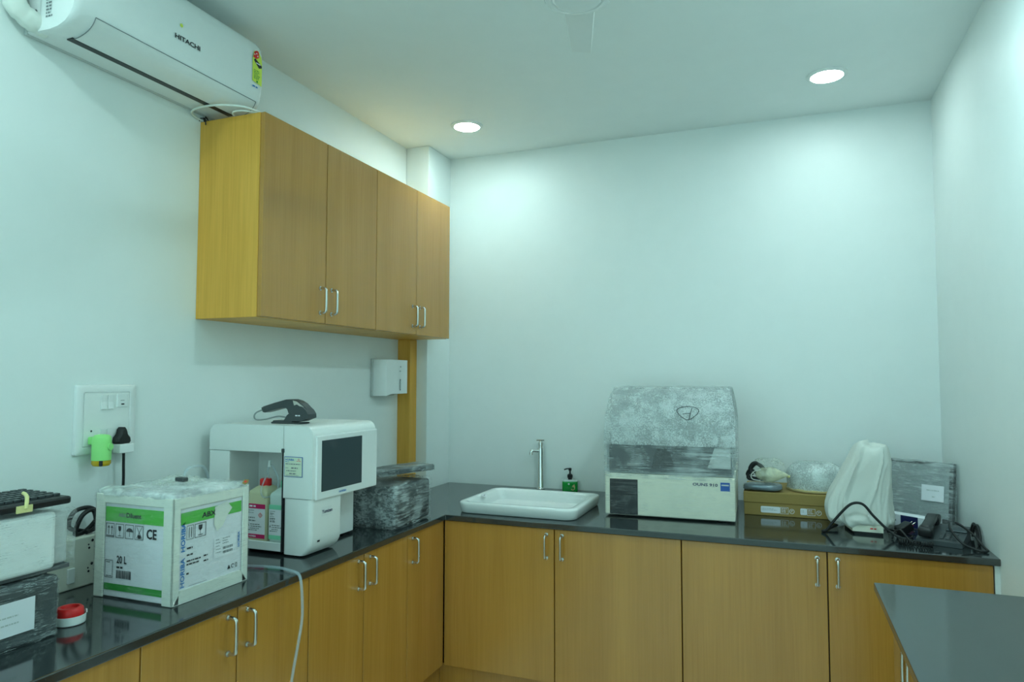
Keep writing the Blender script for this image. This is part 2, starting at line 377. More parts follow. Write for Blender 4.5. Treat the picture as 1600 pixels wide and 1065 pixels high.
# ceiling lights
def downlight(x, y, label, col=LIGHT_COL, power=LIGHT_W):
    t = thing('downlight', label, 'ceiling light', (x, y, RC), group='recessed ceiling downlights')
    MB().lathe([(0.066, 0), (0.082, 0), (0.082, -0.006), (0.066, -0.010)], n=40, caps=False).build('rim', M['white'], t, local=True, smooth=40)
    MB().lathe([(0.066, -0.0085), (0.03, -0.0085), (0.0, -0.0085)][:2], n=40).build('diffuser', M['lamp'], t, local=True)
    ld = bpy.data.lights.new('downlight_lamp', 'AREA'); ld.shape = 'DISK'; ld.size = 0.13; ld.energy = power; ld.color = col
    lo = bpy.data.objects.new('lamp_light', ld); C.objects.link(lo); lo.parent = t; lo.location = (0, 0, -0.0115)
    return t
downlight(0.472, -0.479, 'round lit ceiling downlight near the corner pillar', power=2.5)
downlight(2.172, -0.472, 'round lit ceiling downlight near the right wall', power=1.15)
downlight(0.472, -3.05, 'unseen round lit ceiling downlight before the air conditioner', power=4.8)  # out of view, placed to cast the air conditioner's shadow
downlight(2.172, -1.76, 'unseen round lit ceiling downlight added beside the fan on the right wall side', COOL_COL, 9.8)  # out of view, added to brighten the walls and upper doors


# ------------------------------------------------------------------ worktops and cabinets
def rrect(x0, y0, x1, y1, r, n=6):
    P = []
    for cx, cy, a in ((x1-r, y1-r, 0), (x0+r, y1-r, PI/2), (x0+r, y0+r, PI), (x1-r, y0+r, 1.5*PI)):
        for i in range(n+1): P.append((cx+r*math.cos(a+PI/2*i/n), cy+r*math.sin(a+PI/2*i/n)))
    return P
D1, D2, TH = 0.566, 0.886, 0.024
SX0, SX1, SY0, SY1 = 0.588, 1.145, -0.825, -0.36          # sink rim
mb = MB()
hx0, hx1, hy0, hy1 = SX0+.05, SX1-.05, SY0+.05, SY1-.05   # cut-out for the bowl
xs = [0.0, 0.144, D1, hx0, hx1, RW]; ys = [-3.6, -D2, hy0, hy1, -0.276, 0.0]
def inside(i, j):
    cx, cy = (xs[i]+xs[i+1])/2, (ys[j]+ys[j+1])/2
    if cx > D1 and cy < -D2: return False
    if hx0 < cx < hx1 and hy0 < cy < hy1: return False
    if cx < 0.144 and cy > -0.276: return False
    return True
cells = {(i, j) for i in range(5) for j in range(5) if inside(i, j)}
vc = {}
def gv(i, j, z):
    if (i, j, z) not in vc: vc[(i, j, z)] = mb.bm.verts.new(V(xs[i], ys[j], z))
    return vc[(i, j, z)]
for (i, j) in cells:
    for z in (CH, CH-TH): mb.bm.faces.new((gv(i, j, z), gv(i+1, j, z), gv(i+1, j+1, z), gv(i, j+1, z)))
    for (di, dj, a, b) in ((1, 0, (i+1, j), (i+1, j+1)), (-1, 0, (i, j), (i, j+1)), (0, 1, (i, j+1), (i+1, j+1)), (0, -1, (i, j), (i+1, j))):
        if (i+di, j+dj) not in cells: mb.bm.faces.new((gv(*a, CH), gv(*b, CH), gv(*b, CH-TH), gv(*a, CH-TH)))
wt = mb.build('worktop', M['granite'])
tag(wt, 'polished black granite worktop running along the left and back walls', 'worktop')
bv = wt.modifiers.new('edge', 'BEVEL'); bv.width = 0.003; bv.segments = 2; bv.limit_method = 'ANGLE'
RX, RY = 2.212, -1.336
wr = MB().box((RX, -3.5, CH-TH), (RW, RY, CH), 0.003, 2).build('worktop', M['granite'])
tag(wr, 'polished black granite worktop against the right wall in the foreground', 'worktop')

def handle(mbd, p, axis_out, length=0.096, out=0.030):
    """bow handle: p = middle of the handle on the door face, axis_out = direction away from the door"""
    a = V(*axis_out); p = V(*p); h = length/2
    pts = [p+V(0, 0, -h)-a*0.002, p+V(0, 0, -h)+a*(out*.55), p+V(0, 0, -h+.004)+a*(out*.9), p+V(0, 0, -h+.016)+a*out, p+V(0, 0, h-.016)+a*out, p+V(0, 0, h-.004)+a*(out*.9), p+V(0, 0, h)+a*(out*.55), p+V(0, 0, h)-a*0.002]
    mbd.tube([tuple(q) for q in pts], 0.0052, n=8, smooth=3)
    for s in (-1, 1): mbd.cyl(tuple(p+V(0, 0, s*h)), tuple(p+V(0, 0, s*h)+a*0.004), 0.0085, n=12)
def cabinet(name, label, box, doors, axis, face, z0, z1, hz, body_mat, group=None, plinth=None, body_z=None):
    """doors: list of (a0, a1, handle_at) along the run; face: coordinate of the door front; axis: outward direction"""
    (x0, y0, bz0), (x1, y1, bz1) = box
    t = thing(name, label, 'cabinet', ((x0+x1)/2, (y0+y1)/2, 0 if bz0 < 0.4 else bz0), group=group)
    MB().box((x0, y0, bz0), (x1, y1, bz1), 0.001, 1).build('body', body_mat, t)
    th = 0.018; g = 0.0021
    if body_mat is M['panel'] and axis[0] > 0: MB().box((x1-.002, y0+.004, bz0+.004), (x1+.0004, y1-.004, bz1-.004)).build('gap_shade_plate', M['dark_gap'], t)  # dark plate added behind the doors, paints shade into their gaps
    for a0, a1, ha in doors:
        m = MB()
        if axis[0]:
            s = axis[0]; f0, f1 = sorted((face, face-s*th)); m.box((f0, a0+g, z0), (f1, a1-g, z1), 0.0012, 1)
        else:
            s = axis[1]; f0, f1 = sorted((face, face-s*th)); m.box((a0+g, f0, z0), (a1-g, f1, z1), 0.0012, 1)
        d = m.build('door', M['door'], t)
        h = MB(); handle(h, (face, ha, hz) if axis[0] else (ha, face, hz), axis)
        h.build('handle', M['steel'], d, smooth=50, label='bright metal bow handle')
    if plinth:
        MB().box(*plinth).build('plinth', M['door'], t)
    return t
# wall cabinet
cabinet('wall_cabinet', 'wooden wall cabinet with four doors below the air conditioner', ((0, -1.769, 1.676), (0.274, -0.305, 2.399)),
        [(-1.769, -1.403, -1.44), (-1.403, -1.037, -1.368), (-1.037, -0.671, -0.712), (-0.671, -0.305, -0.640)], (1, 0, 0), 0.2925, 1.678, 2.399, 1.766, M['panel'])
# left run
FX = D1-0.012; DZ0, DZ1 = 0.205, CH-TH-0.003
w = 0.3125; e = [-2.445-2*w, -2.445-w, -2.445, -2.445+w, -2.445+2*w, -2.445+3*w, -2.445+4*w, -D2+.012]
LW = 'wooden base cabinet '
def left_unit(lab, i0, i1, hs):
    cabinet('base_cabinet', lab, ((0.01, e[i0]+.001, DZ0-.005), (FX-.019, e[i1]-.001, CH-TH)), [(e[i], e[i+1], h) for i, h in zip(range(i0, i1), hs)], (1, 0, 0), FX, DZ0, DZ1, 0.766, M['dark_gap'],
            'base cabinets under the worktop', ((0.02, e[i0]+.001, 0), (FX-.035, e[i1]+(.036 if i1 == 7 else -.001), DZ0-.006)))
left_unit(LW+'at the near left end below the wrapped boxes', 0, 2, (e[1]-.037, e[1]+.037))
left_unit(LW+'with two doors below the twenty litre carton', 2, 4, (e[3]-.037, e[3]+.037))
left_unit(LW+'with two doors below the white analyser', 4, 6, (e[5]-.037, e[5]+.037))
left_unit(LW+'with one narrow door in the left corner', 6, 7, (e[6]+.037,))
FY = -D2+0.012; bx = [FX+.002, 1.0685, 1.589, 2.110, 2.624]
def back_unit(lab, i0, i1, hs, xr):
    cabinet('base_cabinet', lab, ((bx[i0]+.001, FY+.019, DZ0-.005), (bx[i1]-.001, -0.01, CH-TH-.09 if i0 == 0 else CH-TH)), [(bx[i], bx[i+1], h) for i, h in zip(range(i0, i1), hs)], (0, -1, 0), FY, DZ0, DZ1, 0.762, M['dark_gap'],
            'base cabinets under the worktop', ((FX-.034 if i0 == 0 else bx[i0]+.001, FY+.035, 0), (bx[i1]-.001, -0.02, DZ0-.006)))
back_unit(LW+'with two doors under the sink', 0, 2, (bx[1]-.034, bx[1]+.034), None)
back_unit(LW+'with two doors at the right end of the back wall', 2, 4, (bx[3]-.034, bx[3]+.034), None)
RFX = RX+0.044
for k, (lab, ya, yb) in enumerate(((LW+'under the foreground worktop by the right wall', -2.222, -1.368), (LW+'nearest the viewer by the right wall', -3.076, -2.222))):
    ym = (ya+yb)/2
    cabinet('base_cabinet', lab, ((RFX+.019, ya+.001, DZ0-.005), (RW-.002, yb-.001, CH-TH)), [(ya, ym, ym-.037), (ym, yb, ym+.037)], (-1, 0, 0), RFX, DZ0, DZ1, 0.766, M['door'],
            'base cabinets under the worktop', ((RFX+.035, ya+.001, 0), (RW-.004, yb-.001, DZ0-.006)))

# ------------------------------------------------------------------ air conditioner
AY0, AY1 = -2.405, -1.682
ac = thing('air_conditioner', 'white split air conditioner high on the left wall above the cabinet', 'air conditioner', (0.0, (AY0+AY1)/2, 2.42))
prof = [(0.0, 2.428), (0.095, 2.424), (0.108, 2.424), (0.14, 2.427), (0.168, 2.437), (0.186, 2.452), (0.198, 2.470), (0.206, 2.50), (0.209, 2.56), (0.207, 2.64), (0.200, 2.672), (0.182, 2.693), (0.15, 2.70), (0.0, 2.70)]
m = MB()
rings = []
for y, sx in ((AY0, 0.955), (AY0+.006, 0.985), (AY0+.02, 1.0), (AY1-.02, 1.0), (AY1-.006, 0.985), (AY1, 0.955)):
    rings.append([(x*sx, y, 2.56+(z-2.56)*(0.985 if sx < .97 else 1.0)) for x, z in prof])
m.loft(rings); m.build('body', M['white_gloss'], ac, smooth=35)
# back chassis plate line against the wall, outlet slot, louvre flap
MB().box((0.0005, AY0-.004, 2.424), (0.012, AY1+.004, 2.69), 0.002, 1).build('chassis', M['lightgrey'], ac)
MB().box((0.094, AY0+.055, 2.4205), (0.116, AY1-.05, 2.4255)).build('outlet_slot', M['black'], ac)
fl = [(0.117, 2.4218), (0.14, 2.4245), (0.169, 2.4345), (0.1885, 2.4495), (0.2, 2.4675)]
inn = [(x-.004, z+.006) for x, z in fl]
lo = MB(); rr = fl+inn[::-1]; lo.prism([(x, z) for x, z in rr], 1, AY0+.062, AY1-.03); lo.build('louvre', M['white_gloss'], ac, smooth=40)
g = MB()
for yy in (AY0+.060, AY1-.0285): g.tube([(x+.0003, yy, z-.0003) for x, z in fl], 0.0013, n=6, smooth=3)
g.box((0.1985, AY0+.06, 2.4668), (0.2010, AY1-.028, 2.4690)); g.build('louvre_gap', M['greyink'], ac)
side = Fr((0.0, AY0, 2.56), (1, 0, 0), (0, 0, 1))
# left end: seam, notch and rating print
m = MB(); side.poly(m, [(0.016, -.118), (0.046, -.112), (0.050, -.098), (0.050, -.074), (0.044, -.068), (0.016, -.074)]); m.build('pipe_notch', M['darkgrey'], ac)
m = MB(); side.rect(m, 0.062, -.125, 0.0635, 0.12); side.rect(m, 0.02, -.026, 0.062, -.024); m.build('seam', M['lightgrey'], ac)
m = MB(); side.lines(m, 0.085, 0.10, 0.03, 22, 0.0095, 0.005, 4); m.build('rating_print', M['greyink'], ac)
front = Fr((0.2095, -2.04, 2.56), (0, 1, 0), (0, 0, 1), 0.0008)
m = MB(); front.text(m, 'HITACHI', -.045, -.027, 0.015, sx=1.25); m.build('brand_lettering', M['ink'], ac)
m = MB(); front.disc(m, -.020, 0.022, 0.006); m.build('indicator', M['yellowtag'], ac)
m = MB(); front.lines(m, 0.300, -.046, .042, 1, .01, .0055, 3); m.build('small_lettering', M['blueink'], ac)
tagp = [(0.298, -.025), (0.346, -.032), (0.346, 0.052), (0.342, 0.075), (0.325, 0.094), (0.305, 0.086), (0.298, 0.06)]
m = MB(); front.poly(m, tagp); lab = m.build('energy_label', M['yellowtag'], ac, label='yellow energy rating sticker with red top')
m = MB(); front.poly(m, [(0.300, 0.062), (0.306, 0.084), (0.318, 0.092), (0.327, 0.090), (0.330, 0.07), (0.316, 0.060)], .0006); m.build('red_dial', M['red'], lab)
m = MB(); front.poly(m, [(0.303, 0.052), (0.330, 0.030), (0.344, 0.036), (0.344, 0.044), (0.310, 0.060)], .0009); m.build('arrow_band', M['ink'], lab)
m = MB()
front.rect(m, 0.314, 0.043, 0.336, 0.047, .0014); m.build('band_print', M['paper'], lab)
for u, v in ((0.307, 0.074), (0.317, 0.080), (0.322, 0.072)): m = MB(); front.disc(m, u, v, 0.0028, .0010, 10); m.build('star', M['paper'], lab)
m = MB(); front.lines(m, 0.305, 0.016, 0.034, 6, 0.006, 0.003, 9, .0006); front.rect(m, 0.318, -.026, 0.326, -.018, .0006); m.build('label_print', M['dkgreen'], lab)
# wrapped refrigerant pipe leaving the left end
pp = [(0.045, AY0+.03, 2.452), (0.040, AY0-.005, 2.455), (0.036, AY0-.045, 2.475), (0.036, AY0-.07, 2.52), (0.036, AY0-.09, 2.60), (0.036, AY0-.10, 2.70)]
n = 6*(len(pp)-1)+1
MB().tube(pp, [0.029+0.0016*math.sin(i*2.4)+0.0012*math.sin(i*1.1) for i in range(n)], n=16).build('wrapped_pipe', M['cableWhite'], ac, smooth=60, label='pipe wrapped in white tape')

# cable ends lying on the wall cabinet
t = thing('cable', 'loose white cable with bare black ends on top of the wall cabinet', 'cable', (0.03, -1.74, 2.40))
MB().tube([(0.272, -1.700, 2.4045), (0.258, -1.77, 2.404), (0.235, -1.82, 2.406), (0.15, -1.845, 2.413), (0.07, -1.845, 2.416), (0.02, -1.83, 2.412), (0.006, -1.79, 2.406), (0.012, -1.74, 2.4045)], 0.004).build('sheath', M['cableWhite'], t, smooth=60)
MB().tube([(0.10, -1.62, 2.4035), (0.13, -1.72, 2.4035), (0.165, -1.785, 2.4045), (0.20, -1.79, 2.406), (0.235, -1.77, 2.404), (0.25, -1.70, 2.4035)], 0.003).build('second_strand', M['cableWhite'], t, smooth=60)
m = MB(); m.tube([(0.012, -1.752, 2.407), (0.02, -1.776, 2.410), (0.026, -1.776, 2.395)], 0.0022, n=6)
m.tube([(0.02, -1.752, 2.407), (0.03, -1.776, 2.412), (0.032, -1.776, 2.382)], 0.0022, n=6); m.tube([(0.03, -1.77, 2.409), (0.008, -1.778, 2.409), (0.004, -1.778, 2.399)], 0.0018, n=6)
m.build('wire_ends', M['rubber'], t, smooth=60)

# ------------------------------------------------------------------ ceiling fan
fx, fy, fz = 1.488, -1.975, 2.45
fan = thing('ceiling_fan', 'white ceiling fan at the top edge of the picture', 'ceiling fan', (fx, fy, RC))
MB().lathe([(0.055, RC), (0.05, RC-.03), (0.02, RC-.05), (0.012, RC-.055), (0.012, fz+.10), (0.03, fz+.095)], (fx, fy, 0), 24).build('rod', M['white'], fan, smooth=40)
MB().lathe([(0.02, fz+.10), (0.075, fz+.085), (0.092, fz+.06), (0.092, fz+.035), (0.080, fz+.018)], (fx, fy, 0), 40).build('motor', M['white'], fan, smooth=40)
MB().lathe([(0.086, fz+.020), (0.090, fz+.014), (0.086, fz+.008), (0.070, fz+.004), (0.066, fz+.006), (0.060, fz+.001), (0.03, fz-.004), (0.004, fz-.005)], (fx, fy, 0), 40).build('hub_cap', M['white_gloss'], fan, smooth=30)
for k in range(3):
    a = math.radians(104+120*k); R = Matrix.Translation(V(fx, fy, fz+.045)) @ Matrix.Rotation(a-PI/2, 4, 'Z') @ Matrix.Rotation(math.radians(7), 4, 'Y')
    m = MB(); m.box((-0.044, 0.085, -0.002), (0.044, 0.39, 0.002), 0.0018, 1, m=R)
    for v in m.bm.verts:
        q = R.inverted() @ v.co
        q.x *= 1.05-0.45*(q.y-.085)/.39 if q.y > .05 else 1; q.z += 0.006*abs(q.x)/.044; v.co = R @ q
    b = m.build('blade', M['white'], fan, smooth=30)
    m = MB()
    for dx, dy in ((-.016, .12), (.016, .12), (0, .14)): m.cyl(R @ V(dx, dy, -0.005), R @ V(dx, dy, 0.003), 0.0035, n=10)
    m.build('screw', M['lightgrey'], b)

# ------------------------------------------------------------------ wall fittings
# towel dispenser
td = thing('paper_towel_dispenser', 'white paper towel dispenser on the wall beside the wooden boxing', 'dispenser', (0.0, -0.515, 1.375))
MB().box((0.0005, -0.622, 1.372), (0.016, -0.408, 1.564), 0.003, 2).build('back_plate', M['lightgrey'], td)
P = [(0.012, -0.616), (0.055, -0.613), (0.082, -0.598), (0.094, -0.565), (0.097, -0.50), (0.098, -0.415), (0.094, -0.411), (0.012, -0.411)]
m = MB(); m.loft([[(x, y, z-(0.010 if z < 1.4 and y < -.57 else 0)) for x, y in P] for z in (1.384, 1.56)]); m.build('cover', M['white_gloss'], td, smooth=40)
f = Fr((0.098, -0.5, 1.45), (0, 1, 0), (0, 0, 1), 0.0012)
m = MB(); f.poly(m, rrect(0.007, -.05, 0.017, 0.010, 0.005)); sw = m.build('window_rim', M['darkgrey'], td)
m = MB(); f.poly(m, rrect(0.0095, -.045, 0.0145, 0.004, 0.0024), .0008); m.build('level_window', M['bottle_c'], sw)
m = MB(); f.poly(m, [(0.005, 0.072), (0.022, 0.072), (0.0135, 0.079)]); f.lines(m, 0.002, 0.049, .024, 1, .01, .005, 3); m.build('emblem', M['greyink'], td)

# switch board
sb = thing('switch_board', 'white switch and socket board on the left wall', 'switch board', (0.0, -2.12, 1.23))
m = MB(); m.loft([[(x0, y, z) for y, z in rrect(-2.222+i, 1.231+i, -2.016-i, 1.442-i, 0.006)] for x0, i in ((0.0005, 0), (0.010, 0.001), (0.013, 0.005), (0.013, 0.022), (0.010, 0.024))]); m.build('frame', M['white_gloss'], sb, smooth=35)
MB().box((0.008, -2.1965, 1.2565), (0.0125, -2.0415, 1.4165), 0.001, 1).build('module_plate', M['white'], sb)
def rocker(y, z, w_=0.018, h_=0.044):
    m = MB(); m.prism([(0.012, z), (0.0185, z+.001), (0.0150, z+h_/2), (0.0165, z+h_), (0.012, z+h_)], 1, y, y+w_); return m.build('switch', M['white_gloss'], sb)
for y, z in ((-2.142, 1.366), (-2.119, 1.366), (-2.142, 1.262), (-2.119, 1.262)): rocker(y, z)
u = MB().box((0.0115, -2.088, 1.372), (0.0165, -2.050, 1.412), 0.001, 1).build('usb_module', M['white_gloss'], sb)
f = Fr((0.0165, -2.088, 1.372), (0, 1, 0), (0, 0, 1)); m = MB(); f.rect(m, 0.013, 0.007, 0.024, 0.011); f.rect(m, 0.010, 0.020, 0.024, 0.0212); m.build('usb_port', M['ink'], u)
f = Fr((0.0125, -2.19, 1.30), (0, 1, 0), (0, 0, 1)); m = MB(); f.disc(m, 0.018, 0.002, 0.003); m.build('socket_hole', M['ink'], sb)
# green plug-in vaporiser
gv_ = thing('plug_in_vaporiser', 'lime green plug-in vaporiser in the lower left socket', 'vaporiser', (0.03, -2.164, 1.205))
gp = [(0.0265*math.cos(a), 0.0265*math.sin(a)) for a in [2*PI*i/20 for i in range(20)]]
m = MB(); m.loft([[(0.047+px_*k*1.05, -2.162+py_*k, z) for px_, py_ in gp] for z, k in ((1.216, 1), (1.270, 1.0), (1.284, .94), (1.291, .75), (1.293, .4))]); m.build('housing', M['limegreen'], gv_, smooth=45)
MB().box((0.0135, -2.184, 1.262), (0.04, -2.150, 1.286), 0.004, 2).build('plug_base', M['limegreen'], gv_)
MB().lathe([(0.026, 1.2155), (0.0265, 1.206), (0.022, 1.199), (0.012, 1.197)], (0.047, -2.162, 0), 24).build('refill_tank', M['amber'], gv_, smooth=45)
MB().box((0.0215, -.005, 1.1995), (0.0278, .005, 1.2165), 0.002, 1, m=Matrix.Translation(V(0.047, -2.162, 0)) @ Matrix.Rotation(math.radians(-40), 4, 'Z')).build('level_window', M['ink'], gv_)
m = MB(); m.cyl((0.066, -2.156, 1.256), (0.0765, -2.154, 1.256), 0.0115, 0.0105, 24); m.build('dial', M['limegreen'], gv_, smooth=40)
# black plug on white adapter
pl = thing('power_plug', 'black three-pin plug with white adapter in the lower right socket', 'plug', (0.03, -2.075, 1.225))
m = MB(); m.loft([[(x, -2.078+y*k, 1.262+(z-.0)*k) for y, z in [(-.026, 0.002), (-.020, -.004), (.020, -.004), (.026, 0.002), (.024, .014), (.013, .026), (.010, .040), (.004, .047), (-.004, .047), (-.010, .040), (-.013, .026), (-.024, .014)]] for x, k in ((0.0175, 1.0), (0.036, 1.0), (0.042, .8))])
m.build('plug_body', M['rubber'], pl, smooth=40)
MB().box((0.0175, -2.101, 1.229), (0.050, -2.049, 1.2575), 0.003, 2).build('adapter', M['white_gloss'], pl)
MB().tube([(0.034, -2.075, 1.232), (0.034, -2.074, 1.19), (0.032, -2.071, 1.15), (0.030, -2.070, 1.10), (0.030, -2.072, 1.0), (0.030, -2.075, 0.868)], 0.0042).build('cord', M['rubber'], pl, smooth=60)
# low socket box standing on the worktop
lb = thing('socket_box', 'white surface socket box on the worktop behind the wrapped stack', 'socket box', (0.035, -2.30, CH))
MB().box((0.001, -2.47, CH+.0005), (0.072, -2.176, 1.003), 0.004, 2).build('housing', M['offwhite'], lb)
f = Fr((0.072, -2.28, CH), (0, 1, 0), (0, 0, 1))
for cu_, cv in ((0.078, 0.045), (0.078, 0.112), (-.06, 0.05)):
    for du_, dv, r_ in ((0, .016, .0042), (-.010, -.004, .0034), (.010, -.004, .0034), (-.012, .006, .0024), (.012, .006, .0024)): m = MB(); f.disc(m, cu_+du_, cv+dv, r_, n=12); m.build('socket_hole', M['ink'], lb)
MB().box((0.071, -2.278, CH+.020), (0.078, -2.256, CH+.062), 0.0015, 1).build('switch', M['white_gloss'], lb)
# black cord coil on it
MB().tube([(0.03, -2.20, 1.010), (0.03, -2.245, 1.03), (0.035, -2.235, 1.072), (0.04, -2.19, 1.078), (0.045, -2.165, 1.05), (0.04, -2.20, 1.012), (0.05, -2.24, 1.012), (0.05, -2.22, 1.06), (0.05, -2.185, 1.070), (0.05, -2.175, 1.02), (0.055, -2.21, 1.011)], 0.0065).build('coiled_cable', M['rubber'], None, smooth=60)
tag(bpy.data.objects['coiled_cable'], 'coiled black power cable on the socket box behind the carton', 'cable')

# ------------------------------------------------------------------ left stack
b1 = thing('wrapped_box', 'dark equipment box in stretch film at the lower left under the white printer', 'wrapped box', (0.2, -2.78, CH))
MB().box((0.03, -3.05, CH+.001), (0.365, -2.512, 1.000), 0.010, 2).build('case', M['darkgrey'], b1)
MB().film((0.03, -3.05, CH+.001), (0.365, -2.512, 0.998), 0.005, 0.014, 0.0045, 3, 0.018).build('stretch_film', M['film'], b1, smooth=60)
f = Fr((0.3695, -2.70, 0.89), (0, 1, 0), (0, 0, 1), 0.004); m = MB(); f.rect(m, 0, 0.004, 0.125, 0.078); pp_ = m.build('paper_label', M['paper'], b1)
m = MB(); f.lines(m, 0.02, 0.045, 0.08, 2, 0.016, 0.003, 5, .001); m.build('faint_writing', M['lightgrey'], pp_)
b2 = thing('wrapped_printer', 'white printer in stretch film stacked on the dark box at the left edge', 'wrapped printer', (0.2, -2.78, 1.007))
MB().box((0.03, -3.05, 1.015), (0.365, -2.522, 1.150), 0.012, 3).build('front_housing', M['white'], b2)
MB().box((0.04, -2.53, 1.016), (0.345, -2.478, 1.143), 0.012, 3).build('side_housing', M['lightgrey'], b2)
MB().box((0.04, -3.04, 1.008), (0.355, -2.482, 1.018)).build('base', M['darkgrey'], b2)
MB().film((0.03, -3.05, 1.013), (0.368, -2.472, 1.150), 0.004, 0.014, 0.004, 8, 0.022).build('stretch_film', M['film_white'], b2, smooth=60)
kb = thing('keyboard', 'black computer keyboard on top of the wrapped white printer', 'keyboard', (0.29, -2.72, 1.161), rot=(0.0, 0.03, 0.02))
MB().box((-0.085, -0.24, 0.004), (0.085, 0.225, 0.022), 0.005, 2).build('case', M['black'], kb, local=True)
m0 = MB().box((-0.0065, -0.0075, 0), (0.0065, 0.0075, 0.006), 0.001, 1).build('key', M['darkgrey'], kb, local=True)
m0.location = (-0.062, -0.225, 0.0215); first = True
for r_ in range(6):
    for c_ in range(24):
        if first: first = False; continue
        k = m0.copy(); C.objects.link(k); k.location = (-0.062+r_*0.023, -0.225+c_*0.0188, 0.0215)
m = MB(); m.tube([(0.088, 0.112, 0.010), (0.082, 0.118, 0.027), (0.060, 0.132, 0.034), (0.035, 0.142, 0.036)], 0.0042, n=8); m.box((0.0855, 0.092, 0.002), (0.0885, 0.128, 0.018)); m.build('cable_tie', M['yellowtape'], kb, local=True)
# red and white cap
rc = thing('bottle_cap', 'red and white plastic cap on the worktop beside the wrapped box', 'cap', (0.322, -2.452, CH))
MB().lathe([(0.033, 0.001), (0.035, 0.003), (0.036, 0.022), (0.034, 0.022), (0.033, 0.004)], n=32, caps=False).build('white_ring', M['white'], rc, local=True, smooth=40)
MB().lathe([(0.030, 0.004), (0.031, 0.026), (0.030, 0.036), (0.026, 0.040), (0.020, 0.0405), (0.018, 0.034)], n=32).build('red_cap', M['red'], rc, local=True, smooth=40)
MB().prism([(-0.012, 0.0225), (0.012, 0.0225), (0.010, 0.031), (-0.010, 0.0265)], 1, -0.001, 0.001, m=Matrix.Rotation(-.5, 4, 'Z') @ Matrix.Translation(V(0, .035, 0))).build('tear_tab', M['white'], rc, local=True)

# ------------------------------------------------------------------ twenty litre carton
bx0, bx1, by0, by1, bt = 0.176, 0.464, -2.277, -1.996, 1.143
cb = thing('diluent_carton', 'large white and green twenty litre carton wrapped in film', 'carton', ((bx0+bx1)/2, (by0+by1)/2, CH))
MB().box((bx0+.006, by0+.006, CH+.004), (bx1-.006, by1-.006, bt-.006), 0.002, 1).build('carton', M['carton_white'], cb)
G = 0.036
for x in (0, 1):
    for y in (0, 1):
        cx_, cy_ = (bx0, bx1)[x], (by0, by1)[y]; sx, sy = (1, -1)[x], (1, -1)[y]
        m = MB(); m.box((min(cx_, cx_+sx*G), min(cy_, cy_+sy*.005), CH+.001), (max(cx_, cx_+sx*G), max(cy_, cy_+sy*.005), bt), 0.002, 1)
        m.box((min(cx_, cx_+sx*.005), min(cy_, cy_+sy*G*.7), CH+.001), (max(cx_, cx_+sx*.005), max(cy_, cy_+sy*G*.7), bt), 0.002, 1); m.build('corner_guard', M['foam'], cb)
for y in (by0, by1-.006): MB().box((bx0+.003, y+.001, bt-.026), (bx1-.003, y+.005, bt-.001), 0.002, 1).build('edge_guard', M['foam'], cb)
for x in (bx0, bx1-.006):
    MB().box((x+.001, by0+.003, bt-.032), (x+.005, by1-.003, bt-.001), 0.002, 1).build('edge_guard', M['foam'], cb)
    m = MB(); m.prism([(by0+.006, CH+.001), (by1-.006, CH+.001), (by1-.03, CH+.036), (by0+.03, CH+.036)], 0, x, x+.006); m.build('edge_guard', M['foam'], cb)
m = MB(); m.film((bx0+.004, by0+.004, bt-.004), (bx1-.004, by1-.004, bt+.008), 0.004, 0.011, 0.006, 5, 0.010, 20); m.build('top_wrap', M['bubble_dense'], cb, smooth=60)
m = MB(); m.film((bx0, by0, CH+.002), (bx1, by1, bt), 0.003, 0.014, 0.0022, 2, 0.006); m.build('stretch_film', M['film_light'], cb, smooth=60)
F1 = Fr((bx0+G, by0+.006, CH), (1, 0, 0), (0, 0, 1), 0.0015); W1 = bx1-bx0-2*G
m = MB(); F1.rect(m, 0, 0.208, W1, 0.248); pnt = m.build('green_band', M['green'], cb)
m = MB(); F1.text(m, 'ABX', 0.050, 0.223, 0.010, .001); m.build('band_lettering', M['greyink'], pnt)
m = MB(); F1.text(m, 'Diluent', 0.078, 0.222, 0.013, .001); m.build('band_lettering', M['ink'], pnt)
m = MB(); F1.rect(m, 0, 0.022, W1, 0.040); m.build('green_band', M['dkgreen'], cb)
m = MB()
for i in range(4): F1.frame(m, 0.002+i*.036, 0.165, 0.033+i*.036, 0.203, 0.0016)
F1.text(m, 'CE', 0.152, 0.171, 0.026, sx=0.85)
for du_ in (.011, .023):
    F1.rect(m, du_, 0.172, du_+.002, 0.192); F1.poly(m, [(du_-.003, 0.190), (du_+.005, 0.190), (du_+.001, 0.198)])
F1.rect(m, 0.004, 0.168, 0.031, 0.170)
F1.poly(m, [(0.048, 0.197), (0.059, 0.197), (0.058, 0.186), (0.0535, 0.182), (0.049, 0.186)]); F1.rect(m, 0.053, 0.171, 0.0542, 0.182); F1.rect(m, 0.048, 0.170, 0.059, 0.1715)
F1.poly(m, [(0.078+.0125*(1+math.cos(a)), 0.184+.010*math.sin(a)) for a in [PI*i/10 for i in range(11)]]); F1.rect(m, 0.0900, 0.171, 0.0912, 0.184)
F1.line(m, 0.116, 0.168, 0.136, 0.200, .0015); F1.line(m, 0.136, 0.168, 0.116, 0.200, .0015); F1.rect(m, 0.121, 0.168, 0.131, 0.178)
F1.text(m, '20 L', 0.045, 0.097, 0.020, sx=0.75)
F1.lines(m, 0.045, 0.083, 0.034, 1, .01, 0.005, 3)
rd = random.Random(6); uu = 0.045
while uu < 0.098: ww = rd.choice((.001, .0015, .0025)); F1.rect(m, uu, 0.056, uu+ww, 0.078); uu += ww+rd.choice((.001, .0015))
F1.frame(m, 0.002, 0.055, 0.031, 0.103, 0.0014); F1.lines(m, 0.007, 0.096, .02, 1, .01, .002, 1); F1.lines(m, 0.007, 0.059, .02, 1, .01, .002, 2)
m.build('printed_marks', M['ink'], cb)
